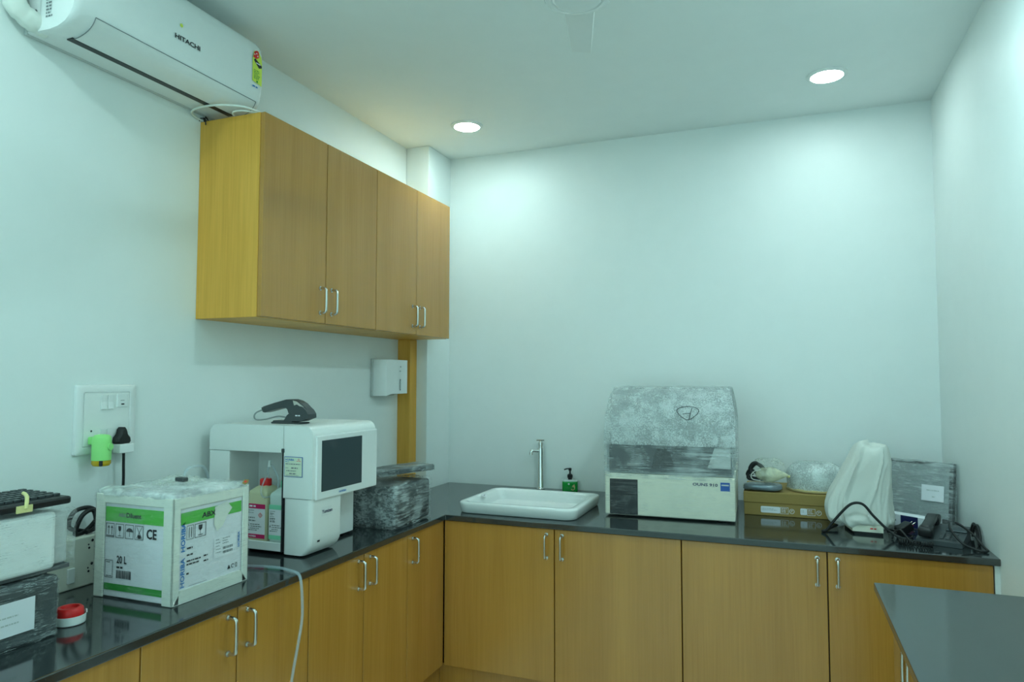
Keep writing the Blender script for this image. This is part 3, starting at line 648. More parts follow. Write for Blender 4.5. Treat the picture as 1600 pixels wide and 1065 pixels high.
F2 = Fr((bx1-.006, by0+.030, CH), (0, 1, 0), (0, 0, 1), 0.0015); W2_ = by1-by0-.058
m = MB(); F2.rect(m, 0, 0.208, W2_, 0.240); pnt = m.build('green_band', M['green'], cb)
m = MB(); F2.text(m, 'ABX', 0.072, 0.216, 0.014, .001, sx=1.3); m.build('band_lettering', M['ink'], pnt)
m = MB(); F2.text(m, 'HORIBA', 0.0155, 0.135, 0.0135, rot=PI/2, sx=1.15); F2.text(m, 'HORIBA', 0.0155, 0.040, 0.0135, rot=PI/2, sx=1.15); F2.text(m, 'HORIBA', W2_-.004, 0.105, 0.008, rot=PI/2, sx=1.1); m.build('blue_lettering', M['blueink'], cb)
m = MB(); F2.frame(m, 0.048, 0.165, 0.088, 0.203, 0.0016); F2.frame(m, 0.020, 0.165, 0.044, 0.203, 0.0012)
F2.poly(m, [(0.061, 0.198), (0.075, 0.198), (0.074, 0.187), (0.068, 0.182), (0.062, 0.187)]); F2.rect(m, 0.0675, 0.172, 0.0687, 0.182); F2.rect(m, 0.060, 0.170, 0.076, 0.172)
F2.rect(m, 0.028, 0.170, 0.030, 0.198); F2.rect(m, 0.036, 0.170, 0.038, 0.198)
F2.lines(m, 0.022, 0.140, 0.030, 2, .018, 0.0045, 1); F2.lines(m, 0.022, 0.106, 0.05, 2, .009, 0.004, 2); F2.lines(m, 0.082, 0.108, .02, 2, .014, .004, 3); F2.lines(m, 0.022, 0.072, .012, 1, .014, .005, 3)
F2.rect(m, 0.03, 0.040, 0.095, 0.0408)
F2.poly(m, [(0.172, 0.050), (0.184, 0.050), (0.178, 0.062)]); F2.ring(m, 0.193, 0.056, 0.004, 0.002, 0.4, 5.2); F2.frame(m, 0.203, 0.050, 0.210, 0.062, .0015)
m.build('printed_marks', M['ink'], cb)
m = MB(); F2.rect(m, 0.118, 0.092, 0.205, 0.150, .0006); stk = m.build('address_label', M['paper'], cb)
m = MB(); F2.lines(m, 0.124, 0.142, 0.022, 5, .009, .002, 1, .0012); F2.lines(m, 0.150, 0.142, 0.03, 3, .007, .002, 2, .0012)
uu = 0.152
while uu < 0.190: ww = rd.choice((.001, .002, .003)); F2.rect(m, uu, 0.112, uu+ww, 0.119, .0012); F2.rect(m, uu, 0.100, uu+ww, 0.107, .0012); uu += ww+rd.choice((.001, .0015))
m.build('label_print', M['greyink'], stk)
m = MB(); F2.poly(m, [(0.118, 0.238), (0.165, 0.246), (0.185, 0.225), (0.165, 0.205), (0.150, 0.180), (0.128, 0.168), (0.116, 0.190)], .001); m.build('torn_tape', M['foam'], cb)
f = Fr((bx1-.010, by1-.030, bt+.002), (0.3, 1, 0), (-.2, 0, 1), .012)
m = MB(); f.poly(m, [(0, .004), (.010, .014), (.024, .012), (.020, .003), (.010, -.002)]); m.build('brown_tag', M['cardboard'], cb, solid=.0008)
m = MB(); f.poly(m, [(.006, .006), (.011, .010), (.018, .009), (.012, .004)], .0012); m.build('tag_print', M['red'], cb)
# spout cap and crumpled film on the top, little butterfly tag at the corner
MB().film((0.285, -2.18, bt+.006), (0.372, -2.09, bt+.030), 0.002, 0.008, 0.010, 12, 0.012, 30).build('crumpled_film', M['bag'], cb, smooth=60)
MB().box((0.352, -2.172, bt+.026), (0.384, -2.152, bt+.038), 0.002, 1).build('spout_clip', M['darkgrey'], cb)
# thin hose leaving the carton and crossing to the analyser
MB().tube([(0.31, -2.10, bt+.024), (0.28, -2.06, 1.185), (0.27, -2.02, 1.192), (0.26, -1.97, 1.18), (0.24, -1.93, 1.13), (0.22, -1.90, 1.05), (0.21, -1.88, 0.95), (0.22, -1.86, 0.872)], 0.0042).build('spout_hose', M['hose'], cb, smooth=60, label='thin clear hose')
hs = MB().tube([(0.24, -1.90, 0.866), (0.33, -1.897, 0.867), (0.40, -1.888, 0.867), (0.47, -1.876, 0.867), (0.53, -1.888, 0.867), (0.575, -1.902, 0.864), (0.592, -1.91, 0.840), (0.593, -1.905, 0.79), (0.592, -1.903, 0.73), (0.592, -1.92, 0.66), (0.590, -1.944, 0.56), (0.59, -1.95, 0.46), (0.60, -1.945, 0.36)], 0.0046, n=10).build('drain_hose', M['hose'], None, smooth=60)
tag(hs, 'clear drain hose hanging over the worktop edge in front of the cabinets', 'hose')

# ------------------------------------------------------------------ analyser
AX0, AXM, AX1, AYF, AYB = 0.042, 0.368, 0.492, -1.730, -1.345
an = thing('blood_analyser', 'white laboratory analyser with dark touch screen and open reagent bay', 'analyser', (0.25, -1.54, CH))
TOP = 1.300; BZ = 0.872; BXL = 0.134
def shell(x0, x1, y0, y1, z0, z1, r): return None
# rear housing built around the open bay
m = MB()
m.box((AX0, AYF, BZ), (BXL, AYB+.01, 1.206), 0.004, 2); m.build('left_panel', M['white'], an)
pr = [(AX0, 1.2075)]+[(AX0+.035-.035*math.cos(a), TOP-.035+.035*math.sin(a)) for a in [PI/2*i/6 for i in range(7)]]+[(AXM+.001, TOP), (AXM+.001, 1.2075)]
m = MB(); m.prism(pr, 1, AYF, AYB+.005); m.build('top_cover', M['white'], an, smooth=30)
MB().box((BXL, AYF+.15, BZ), (AXM, AYB+.01, 1.207)).build('rear_housing', M['white'], an)
MB().box((BXL, AYF+.004, BZ+.008), (AXM-.004, AYF+.15, BZ+.024), 0.002, 1).build('bay_tray', M['white_gloss'], an)
MB().box((BXL, AYF-.001, BZ), (AXM-.004, AYF+.006, BZ+.030), 0.002, 1).build('bay_lip', M['white_gloss'], an)
MB().box((AXM-.0025, AYF-.001, BZ), (AXM+.001, AYF+.02, 1.212)).build('door_gap', M['ink'], an)
MB().box((AXM-.006, AYF-.004, 1.208), (AXM+.006, AYF+.01, 1.222), 0.002, 1).build('hinge', M['darkgrey'], an)
# front column and screen head
m = MB(); m.loft([[(x, y, z) for x, y in rrect(AXM+.003, AYF, AX1-.004-k, -1.552, 0.016)] for z, k in ((BZ-.006, .030), (BZ+.010, .012), (BZ+.028, .002), (BZ+.05, 0), (1.0535, 0))]); m.build('front_column', M['white'], an, smooth=40)
MB().box((0.30, -1.56, 0.870), (0.392, -1.338, 1.06), 0.004, 2).build('side_module', M['white'], an)
m = MB(); hp = [(AXM+.003, 1.0555), (AX1, 1.0555), (AX1-.001, 1.255)]+[(AX1-.034+.033*math.cos(a), TOP-.034+.034*math.sin(a)) for a in [PI/2*i/6 for i in range(7)]]+[(AXM+.003, TOP)]
m.prism(hp, 1, AYF, AYB); hd = m.build('screen_head', M['white'], an, smooth=30)
MB().box((AX1-.003, AYF+.014, 1.050), (AX1+.006, AYB+.004, 1.268), 0.004, 2).build('bezel', M['white_gloss'], an)
MB().box((AX1+.004, -1.690, 1.076), (AX1+.0072, -1.447, 1.250), 0.0008, 1).build('screen', M['screen'], an, label='dark touch screen')
f = Fr((AX1+.006, -1.60, 1.055), (0, 1, 0), (0, 0, 1)); m = MB(); f.text(m, 'HORIBA', 0.010, 0.005, 0.007, sx=1.25); m.build('brand_lettering', M['blueink'], an)
f = Fr((AX1-.004, -1.70, 0.99), (0, 1, 0), (0, 0, 1)); m = MB(); f.rect(m, 0.025, 0.0, 0.082, 0.030, .0003); pq = m.build('name_plate', M['white_gloss'], an)
m = MB(); f.text(m, 'Yumizen', 0.028, 0.010, 0.012, .001, sx=1.0); m.build('name_lettering', M['navy'], pq)
f = Fr((AX1-.006, -1.70, 0.90), (0, 1, 0), (0, 0, 1)); m = MB(); f.rect(m, 0.004, 0.008, 0.018, 0.014, .002); m.build('front_port', M['ink'], an)
f = Fr((AXM+.003, AYF, 1.0), (1, 0, 0), (0, 0, 1)); m = MB(); f.rect(m, 0.004, 0.128, 0.080, 0.196, .0004); f2 = m.build('service_sticker', M['bluelogo'], an)
m = MB(); f.rect(m, 0.006, 0.130, 0.078, 0.194, .0009); m.build('sticker_face', mat('pale_sticker', (0.72, 0.78, 0.62), .5), f2)
m = MB(); f.text(m, 'HORIBA', 0.009, 0.183, 0.0065, .0014, sx=1.1); f.lines(m, 0.009, 0.178, .016, 1, .01, .002, 2, .0014); m.build('sticker_heading', M['blueink'], f2)
m = MB(); f.lines(m, 0.010, 0.170, .062, 1, .01, .003, 2, .0014); f.lines(m, 0.034, 0.156, .038, 1, .01, .0045, 3, .0014); f.lines(m, 0.010, 0.157, .018, 1, .01, .002, 4, .0014); f.lines(m, 0.014, 0.147, .056, 1, .01, .003, 7, .0014); f.lines(m, 0.026, 0.137, .034, 1, .01, .004, 5, .0014); f.lines(m, 0.012, 0.1325, .058, 1, .01, .0015, 6, .0014); m.build('sticker_print', M['greyink'], f2)
m = MB(); f.ring(m, 0.064, 0.187, 0.002, 0.001, e=.0014); f.lines(m, 0.056, 0.181, .018, 1, .01, .0015, 2, .0014); m.build('sticker_emblem', M['red'], f2)
m = MB(); f.rect(m, 0.0, 0.0545, 0.105, 0.0555, .0003); m.build('seam', M['greyink'], an)
for x, y in ((0.07, -1.70), (0.07, -1.37), (0.35, -1.37), (0.42, -1.70)):
    MB().cyl((x, y, CH), (x, y, BZ+.004), 0.014, n=16).build('foot', M['rubber'], an)
# reagent bottles in the bay
def bottle(label, x0, x1, y0, y1, zt, bm_, head_mat, cap_mat, kind):
    t = thing('reagent_bottle', label, 'bottle', ((x0+x1)/2, (y0+y1)/2, BZ+.0245)); z0 = BZ+.0245
    cx, cy = (x0+x1)/2, (y0+y1)/2
    def R(k, z): return [(cx+(x-cx)*k, cy+(y-cy)*k, z) for x, y in rrect(x0, y0, x1, y1, 0.010)]
    m = MB(); m.loft([R(.94, z0), R(1, z0+.006), R(1, zt-.028), R(.93, zt-.018), R(.55, zt-.005), R(.35, zt)]); m.build('body', bm_, t, smooth=45)
    MB().lathe([(0.019, zt-.004), (0.0205, zt), (0.0205, zt+.018), (0.018, zt+.022), (0.006, zt+.023)], (cx, cy, 0), 24).build('cap', cap_mat, t, smooth=40)
    f = Fr((x0, y0, z0), (1, 0, 0), (0, 0, 1), .0008); W_ = x1-x0
    m = MB(); f.rect(m, .003, .010, W_-.003, .128); l = m.build('label', M['paper'], t)
    m = MB(); f.rect(m, .003, .112, W_-.003, .128, .0006); f.rect(m, .003, .010, W_-.003, .024, .0006); m.build('label_band', head_mat, l)
    m = MB(); f.lines(m, .008, .104, W_*.45, 2, .008, .002, 3, .0006); f.lines(m, .008, .078, W_*.5, 2, .01, .004, 4, .0006); f.lines(m, .016, .056, W_*.6, 3, .007, .003, 5, .0006); f.lines(m, .008, .036, W_*.5, 1, .007, .003, 6, .0006)
    f.poly(m, [(.006, .050), (.012, .050), (.010, .060)], .0006); m.build('label_print', M['greyink'], l)
    m = MB()
    if kind == 'red':
        u_, v_ = W_*.72, .090
        for a, b in (((u_-.008, v_), (u_, v_+.008)), ((u_, v_+.008), (u_+.008, v_)), ((u_+.008, v_), (u_, v_-.008)), ((u_, v_-.008), (u_-.008, v_))): f.line(m, *a, *b, .0018, .0008)
        f.rect(m, u_-.0008, v_-.003, u_+.0008, v_+.004, .0008); m.build('hazard_diamond', M['red'], l)
        m = MB(); f.lines(m, .012, .117, .04, 1, .01, .006, 3, .001); f.text(m, 'HORIBA', .012, .014, .006, .001); m.build('label_name', M['paper'], l)
    else: f.lines(m, .008, .098, W_*.3, 5, .006, .002, 8, .0006); m.build('label_table', M['greyink'], l)
    return t
bottle('reagent bottle with red cap and magenta banded label in the analyser bay', 0.205, 0.288, AYF+.014, AYF+.105, 1.085, M['bottle_y'], M['magenta'], M['red'], 'red')
bottle('reagent bottle with mint green label next to the analyser door', 0.292, 0.360, AYF+.022, AYF+.125, 1.080, M['bottle_c'], M['mint'], M['mint'], 'mint')
t_ = MB().tube([(0.262, AYF+.06, 1.108), (0.262, AYF+.05, 1.13), (0.270, AYF+.045, 1.15), (0.275, AYF+.05, 1.158), (0.292, AYF+.05, 1.14), (0.305, AYF+.055, 1.105), (0.300, AYF+.05, 1.06), (0.285, AYF+.008, 1.05), (0.272, AYF+.006, 1.075), (0.27, AYF+.03, 1.115)], 0.003).build('reagent_tubing', M['hose'], None, smooth=60)
tag(t_, 'loop of clear reagent tubing above the red capped bottle', 'tubing')
MB().cyl((0.271, AYF+.048, 1.150), (0.270, AYF+.048, 1.172), 0.0065, 0.0055, 12).build('connector', M['white'], t_, smooth=40)

# barcode scanner in its stand
sc = thing('barcode_scanner', 'dark handheld barcode scanner in its stand on the analyser', 'scanner', (0.30, -1.62, TOP))
ysc = -1.62
m = MB(); m.box((0.243, ysc-.028, TOP+.0005), (0.372, ysc+.028, TOP+.006), 0.002, 1); m.prism([(0.243, TOP+.004), (0.33, TOP+.004), (0.33, TOP+.012), (0.25, TOP+.011)], 1, ysc-.022, ysc+.022); m.build('stand_base', M['darkgrey'], sc)
cr = [(0.296, TOP+.010), (0.370, TOP+.010), (0.385, TOP+.016), (0.403, TOP+.022), (0.402, TOP+.036), (0.392, TOP+.050), (0.376, TOP+.062), (0.364, TOP+.064), (0.350, TOP+.050), (0.340, TOP+.034), (0.318, TOP+.036), (0.310, TOP+.030), (0.302, TOP+.018)]
m = MB(); m.loft([[(x, y, z) for x, z in cr] for y in (ysc-.024, ysc+.024)]); m.build('cradle', M['darkgrey'], sc, smooth=30)
gun = [(0.189, TOP+.055), (0.196, TOP+.040), (0.205, TOP+.038), (0.25, TOP+.049), (0.285, TOP+.056), (0.304, TOP+.056), (0.311, TOP+.050), (0.317, TOP+.035), (0.335, TOP+.030), (0.36, TOP+.035), (0.392, TOP+.050), (0.384, TOP+.061), (0.370, TOP+.073), (0.350, TOP+.083), (0.328, TOP+.088), (0.300, TOP+.087), (0.25, TOP+.075), (0.20, TOP+.061)]
m = MB(); m.loft([[(0.3+(x-.3)*k, ysc+y, TOP+.06+(z-TOP-.06)*k) for x, z in gun] for y, k in ((-.021, .90), (-.016, 1), (.016, 1), (.021, .90))]); m.build('scanner_body', M['darkgrey'], sc, smooth=40)
m = MB(); m.prism([(0.334, TOP+.084), (0.352, TOP+.080), (0.382, TOP+.061), (0.372, TOP+.060), (0.352, TOP+.070), (0.340, TOP+.066)], 1, ysc-.0222, ysc-.0205); m.build('silver_inlay', M['steel'], sc)
f = Fr((0.36, ysc-.024, TOP+.028), (1, 0, 0), (0, 0, 1)); m = MB(); f.lines(m, -.012, 0.0, .034, 1, .01, .0045, 3); m.build('brand_lettering', M['paper'], sc)
MB().tube([(0.192, ysc, TOP+.049), (0.172, ysc, TOP+.044), (0.150, ysc, TOP+.034), (0.143, ysc, TOP+.020), (0.160, ysc-.005, TOP+.010), (0.20, ysc-.005, TOP+.013), (0.25, ysc+.0, TOP+.024), (0.285, ysc, TOP+.022), (0.30, ysc, TOP+.018)], 0.0028).build('cord', M['grey'], sc, smooth=60)

# ------------------------------------------------------------------ wrapped printer behind the analyser
p2 = thing('wrapped_printer', 'black printer in stretch film between the analyser and the sink', 'wrapped printer', (0.33, -1.09, CH))
MB().box((0.10, -1.236, CH+.006), (0.520, -0.945, 1.028), 0.012, 3).build('housing', M['darkgrey'], p2)
f = Fr((0.520, -1.236, CH), (0, 1, 0), (0, 0, 1), .001); m = MB(); f.rect(m, .02, .03, .27, .06); f.rect(m, .02, .11, .27, .113); m.build('tray_gap', M['ink'], p2)
MB().film((0.10, -1.238, CH+.001), (0.524, -0.940, 1.032), 0.006, 0.012, 0.0055, 21, 0.02).build('stretch_film', film_mat('stretch_film_dense', (0.80, 0.86, 0.86), 0.05, 0.62, scale=(60, 10, 110), rot=(0.5, 0.2, 0), p0=.50, p1=.66), p2, smooth=60)
k2 = thing('wrapped_keyboard', 'flat keyboard in film lying tilted on the wrapped black printer', 'wrapped keyboard', (0.395, -1.115, 1.046), rot=(math.radians(2.5), math.radians(-2), math.radians(-32)))
MB().box((-0.085, -0.20, 0.013), (0.075, 0.20, 0.0375), 0.006, 2).build('case', M['darkgrey'], k2, local=True)
MB().film((-0.085, -0.20, 0.0125), (0.075, 0.20, 0.0375), 0.003, 0.010, 0.003, 31, 0.008).build('stretch_film', M['film'], k2, local=True, smooth=60)

# ------------------------------------------------------------------ sink, tap, soap
sk = thing('wash_basin', 'white rectangular ceramic wash basin set into the black worktop', 'wash basin', ((SX0+SX1)/2, (SY0+SY1)/2, CH))
def RR(i, z, r): return [(x, y, z) for x, y in rrect(SX0+i, SY0+i, SX1-i, SY1-i, r, 8)]
m = MB(); m.loft([RR(.012, CH+.0008, .046), RR(.006, CH+.004, .050), RR(.001, CH+.034, .053), RR(.000, CH+.040, .054), RR(.001, CH+.046, .053), RR(.006, CH+.0495, .050), RR(.014, CH+.050, .046), RR(.030, CH+.049, .038), RR(.038, CH+.044, .036), RR(.046, CH+.02, .034), RR(.060, CH-.05, .04), RR(.075, CH-.075, .05), RR(.11, CH-.082, .06)])
m.build('bowl', M['ceramic'], sk, smooth=60)
MB().lathe([(0.024, 0), (0.026, 0.002), (0.020, 0.004), (0.004, 0.003)], ((SX0+SX1)/2, (SY0+SY1)/2, CH-.082), 24).build('drain', M['chrome'], sk, smooth=40)
f = Fr((SX0+.046, -0.62, CH+.048), (0.25, -1, 0), (0.94, 0.2, -0.30), .002); m = MB(); f.disc(m, 0, .004, .030, n=20, rv=.012); q = m.build('sticker', M['paper'], sk)
m = MB(); f.lines(m, -.010, .002, .026, 1, .01, .004, 3, .0008); m.build('sticker_print', M['ink'], q)
tp = thing('pillar_tap', 'tall chrome pillar tap behind the wash basin', 'tap', (0.724, -0.040, CH))
MB().lathe([(0.024, 0.0005), (0.024, 0.004), (0.019, 0.008), (0.0175, 0.012), (0.0175, 0.215), (0.0165, 0.222), (0.010, 0.223)], n=28).build('column', M['chrome'], tp, local=True, smooth=40)
MB().tube([(0.008, -0.004, 0.208), (-0.020, -0.014, 0.209), (-0.038, -0.022, 0.209), (-0.046, -0.025, 0.204), (-0.047, -0.026, 0.196)], 0.009, n=14).build('spout', M['chrome'], tp, local=True, smooth=50)
MB().cyl((-0.047, -0.026, 0.200), (-0.047, -0.026, 0.186), 0.0105, n=18).build('aerator', M['chrome'], tp, local=True, smooth=50)
MB().lathe([(0.012, 0.222), (0.012, 0.236), (0.0145, 0.238), (0.0145, 0.252), (0.010, 0.255), (0.008, 0.262)], n=20).build('valve_head', M['chrome'], tp, local=True, smooth=40)
MB().tube([(-0.024, 0.004, 0.264), (0.0, 0, 0.265), (0.022, -0.004, 0.266)], 0.0042, n=8, smooth=2).build('lever', M['chrome'], tp, local=True, smooth=50)
sp = thing('soap_dispenser', 'green soap bottle with black pump beside the tap', 'soap dispenser', (0.893, -0.047, CH), rz=0.25)
def SR(k, z, r=.012): return [(x*k, y*k, z) for x, y in rrect(-.0415, -.022, .0415, .022, r)]
m = MB(); m.loft([SR(.95, .001), SR(1, .005), SR(1, .052), SR(.96, .057), SR(.5, .060, .01)]); m.build('bottle', M['soapgreen'], sp, local=True, smooth=45)
m = MB(); m.loft([SR(.995, .0525), SR(.97, .0585), SR(.5, .0615, .01)]); m.build('shoulder', M['bottle_c'], sp, local=True, smooth=45)
MB().lathe([(0.011, .060), (0.011, .070), (0.0145, .071), (0.0145, .086), (0.009, .091), (0.0045, .093), (0.0045, .108), (0.008, .109), (0.0085, .121), (0.006, .123)], n=20).build('pump', M['black'], sp, local=True, smooth=40)
MB().tube([(0.004, 0, .118), (-.012, -.002, .119), (-.026, -.004, .116), (-.031, -.005, .113)], 0.0034, n=8).build('nozzle', M['black'], sp, local=True, smooth=50)
f = Fr((0, -.022, 0), (1, 0, 0), (0, 0, 1), .0008)
m = MB(); f.disc(m, -.006, .040, .005); m.build('flower_print', M['paper'], sp, local=True)
m = MB(); f.poly(m, [(.006, .010), (.016, .006), (.026, .012), (.028, .026), (.024, .040), (.014, .032)]); m.build('fruit_print', M['tan'], sp, local=True)
m = MB(); f.disc(m, .016, .018, .007, .0006); m.build('seed_print', M['dkgreen'], sp, local=True)

# ------------------------------------------------------------------ big wrapped machine on the back worktop
mc = thing('wrapped_machine', 'large ivory laboratory machine in bubble wrap and stretch film', 'wrapped machine', (1.493, -0.37, CH), rz=0.035)
hw, yf, yb = 0.275, -0.25, 0.24          # half width, front, back in its own frame
MB().box((-hw, yf, 0.007), (hw, yb, 0.188), 0.006, 2).build('base_housing', M['ivory'], mc, local=True)
MB().box((-hw+.02, yf-.004, 0.008), (hw-.000, yf+.01, 0.184), 0.003, 1).build('front_panel', M['ivory'], mc, local=True)
MB().box((-hw+.022, yf-.0052, 0.010), (-hw+.146, yf+.004, 0.164), 0.002, 1).build('vent_panel', M['black'], mc, local=True)
hp = [(yf+.004, 0.190), (yf+.004, 0.30), (yf+.02, 0.40), (yf+.05, 0.475), (yf+.09, 0.525), (yf+.15, 0.550), (yb-.03, 0.552), (yb, 0.52), (yb, 0.19)]
m = MB(); m.prism(hp, 0, -hw+.008, hw-.008)
for v in m.bm.verts: v.co.x *= 1-.075*max(0, (v.co.z-.40)/.15)**2
m.build('hood', M['grey'], mc, local=True, smooth=30)
MB().box((-hw+.02, yf-.001, 0.196), (hw-.012, yf+.006, 0.325), 0.002, 1).build('viewing_window', M['darkgrey'], mc, local=True)
f = Fr((-hw, yf-.001, 0), (1, 0, 0), (0, 0, 1), .0006)
m = MB(); f.poly(m, [(.205, .215), (.305, .215), (.285, .285), (.262, .305), (.232, .302), (.216, .27)]); m.build('inner_arm', M['black'], mc, local=True)
m = MB(); f.poly(m, [(.44, .225), (.535, .225), (.535, .325), (.47, .31)]); m.build('inner_rack', M['lightgrey'], mc, local=True)
f = Fr((-hw, yf-.004, 0), (1, 0, 0), (0, 0, 1), .0008)
m = MB(); f.text(m, 'OUNS 910', .378, .150, .012, sx=1.35); m.build('model_lettering', M['navy'], mc, local=True)
m = MB(); f.rect(m, .492, .132, .530, .168); q = m.build('logo_plate', M['bluelogo'], mc, local=True)
m = MB(); f.rect(m, .496, .154, .526, .160, .0006); m.build('logo_line', M['lightgrey'], q, local=True)
def hood_skin(y0off, z0, z1, amp, seed, cell=.011, s=1.0, push=.012):
    """wrinkled skin that follows the hood's rounded outline, sides included"""
    m = MB(); path = [(yf-.004-push*.3, z0)]
    pr_ = [(yf+.004, 0.300), (yf+.02, 0.40), (yf+.05, 0.475), (yf+.09, 0.525), (yf+.15, 0.550), (yb-.03, 0.552), (yb, 0.52)]
    path = [(yf+.004, z0)]+[p for p in pr_ if p[1] > z0+.01]+[(yb, z0)]
    pts = []
    for a, b in zip(path, path[1:]):
        L = math.hypot(b[0]-a[0], b[1]-a[1]); k = max(1, int(L/cell))
        for i in range(k): pts.append((a[0]+(b[0]-a[0])*i/k, a[1]+(b[1]-a[1])*i/k))
    pts.append(path[-1]); cy = 0.0; cz = z0+.05; rows = []
    nx = int(2*hw/cell)
    for (y, z) in pts:
        d = V(0, y-cy, max(z-cz, 0)); d = d.normalized() if d.length > 1e-6 else V(0, -1, 0); row = []
        for i in range(nx+1):
            x = (-hw-.004+(2*hw+.008)*i/nx)*(1-.075*max(0, (z-.40)/.15)**2); p = V(x, y, z)+d*push
            e_ = min(abs(x+hw), abs(x-hw)); p -= d*max(0, .02-e_)*.5
            p += d*amp*(noise.noise(V(x*16, y*16+seed, z*16))+.6*noise.noise(V(x*45, y*45+seed, z*45))); row.append(p)
        rows.append(row)
    R = [[m.bm.verts.new(p) for p in r] for r in rows]
    for A, B in zip(R, R[1:]):
        for i in range(nx): m.bm.faces.new((A[i], A[i+1], B[i+1], B[i]))
    for side_ in (0, nx):                               # close the two ends: rows of the outline shrink towards the middle of the end
        ring = [r[side_] for r in R]; sgn = -1 if side_ == 0 else 1; prev = ring
        for k in (0.85, 0.6, 0.3, 0.05):
            cur = []
            for v in ring:
                q_ = V(v.co.x, (v.co.y)*k, z0+(v.co.z-z0)*k)
                q_.x += sgn*(.006*(1-k)+amp*.8*noise.noise(q_*22+V(seed, 0, 0)))
                cur.append(m.bm.verts.new(q_))
            for i in range(len(ring)-1): m.bm.faces.new((prev[i], prev[i+1], cur[i+1], cur[i]))
            prev = cur
    return m
hood_skin(0, 0.315, 0.56, .005, 3, push=.016).build('bubble_wrap', M['bubble'], mc, local=True, smooth=60)
hood_skin(0, 0.172, 0.56, .0035, 9, push=.011).build('stretch_film', film_mat('machine_film', (0.80, 0.87, 0.87), 0.10, 0.55, scale=(5, 5, 110), rot=(0, .05, 0), p0=.48, p1=.66), mc, local=True, smooth=60)
MB().film((-hw, yf-.004, 0.007), (hw, yb, 0.185), .006, .012, .003, 17, .008).build('lower_film', M['film_light'], mc, local=True, smooth=60)
f = Fr((-hw, yf-.012, 0), (1, 0, 0), (0, 0.16, 1), .004)
m = MB(); ring_pts = [(.36+.042*math.cos(a)+.01*math.sin(2*a), yf-.006, .455+.028*math.sin(a)) for a in [2*PI*i/16 for i in range(17)]]
ring_pts = [(x-hw, yf+.021+max(0, z-.43)*.55-.021, z) for x, _, z in ring_pts]
m.tube(ring_pts, .0014, n=5, smooth=3); m.tube([(.378-hw, yf+.016, .478), (.372-hw, yf+.006, .455), (.367-hw, yf-.002, .432)], .0014, n=5); m.tube([(.34-hw, yf+.006, .452), (.372-hw, yf+.006, .456)], .0012, n=5, smooth=1)
m.build('marker_scribble', M['ink'], mc, local=True)
for x, y in ((-hw+.06, yf+.06), (hw-.06, yf+.06), (-hw+.06, yb-.06), (hw-.06, yb-.06)): MB().cyl((x, y, 0), (x, y, .009), .02, n=16).build('foot', M['rubber'], mc, local=True)

# ------------------------------------------------------------------ long carton with bags on it
cx0, cx1, cyf, cyb, ct = 1.800, 2.175, -0.385, -0.04, 0.962
kc = thing('cardboard_box', 'long flat brown cardboard box on the back worktop', 'cardboard box', ((cx0+cx1)/2, (cyf+cyb)/2, CH))
MB().box((cx0, cyf+.004, CH+.0005), (cx1, cyb, ct-.004), 0.002, 1).build('tray', M['cardboard'], kc)
MB().box((cx0-.002, cyf, 0.916), (cx1+.002, cyb+.003, ct), 0.002, 1).build('lid', M['cardboard'], kc)
f = Fr((cx0, cyf+.004, CH), (1, 0, 0), (0, 0, 1), .001)
for u0, w_, nm in ((.070, .080, 0), (.232, .026, 1)):
    m = MB(); f.poly(m, rrect(u0, .014, u0+w_, .042, .005)); q = m.build('white_print', M['paper'], kc)
    m = MB(); f.frame(m, u0+w_, .013, u0+w_+.034, .042, .0016); f.lines(m, u0+w_+.005, .034, .024, 3, .007, .003, nm); f.ring(m, u0+w_+.048, .026, .0085, .002); f.lines(m, u0+w_+.044, .028, .008, 2, .005, .0025, 2); m.build('outline_print', M['paper'], kc)
    m = MB(); f.lines(m, u0+.004, .031, w_-.01, 2, .006, .003, 4, .0006); m.build('print_text', M['lightgrey'], q)
def pillow(mbx, c, r, seed, amp=.10, fr=9, p=2.6, nu=28, nv=16, taper=None):
    """a crumpled bag: super-ellipsoid pushed in and out by noise"""
    rings = []
    for j in range(1, nv):
        ph = -PI/2+PI*j/nv; ring = []
        for i in range(nu):
            th = 2*PI*i/nu
            f_ = lambda t: math.copysign(abs(t)**(2/p), t)
            q = V(f_(math.cos(ph))*f_(math.cos(th)), f_(math.cos(ph))*f_(math.sin(th)), f_(math.sin(ph)))
            k = 1+amp*(noise.noise(q*1.7+V(seed, 0, 0))+.7*noise.noise(q*fr*.5+V(0, seed, 0))+.4*noise.noise(q*fr+V(0, 0, seed)))
            if taper: k2 = taper(q.x)
            else: k2 = 1
            ring.append((c[0]+q.x*r[0]*k, c[1]+q.y*r[1]*k*k2, c[2]+q.z*r[2]*k*k2))
        rings.append(ring)
    mbx.loft(rings); return mbx
sv = thing('antistatic_pouch', 'flat grey plastic pouch on the left end of the cardboard box', 'pouch', (1.875, -0.325, ct))
pillow(MB(), (1.878, -0.325, ct+.0175), (.082, .055, .0160), 2, .07, 8, 3.5).build('pouch', M['silverbag'], sv, smooth=70)
cg = thing('cable_bag', 'clear bag of black cables tied with yellow tape on the grey pouch', 'cable bag', (1.90, -0.29, ct+.038))
zb = ct+.036
m = MB(); m.tube([(1.87, -0.31, zb+.02), (1.83, -0.32, zb+.055), (1.812, -0.32, zb+.030), (1.85, -0.33, zb+.018), (1.90, -0.33, zb+.03), (1.87, -0.30, zb+.075), (1.84, -0.31, zb+.07), (1.815, -0.33, zb+.018), (1.86, -0.34, zb+.012), (1.90, -0.32, zb+.02)], .006, n=7); m.tube([(1.90, -.30, zb+.04), (1.85, -.32, zb+.085), (1.825, -.325, zb+.060), (1.835, -.33, zb+.03)], .008, n=7)
m.build('cable_bundle', M['rubber'], cg, smooth=60)
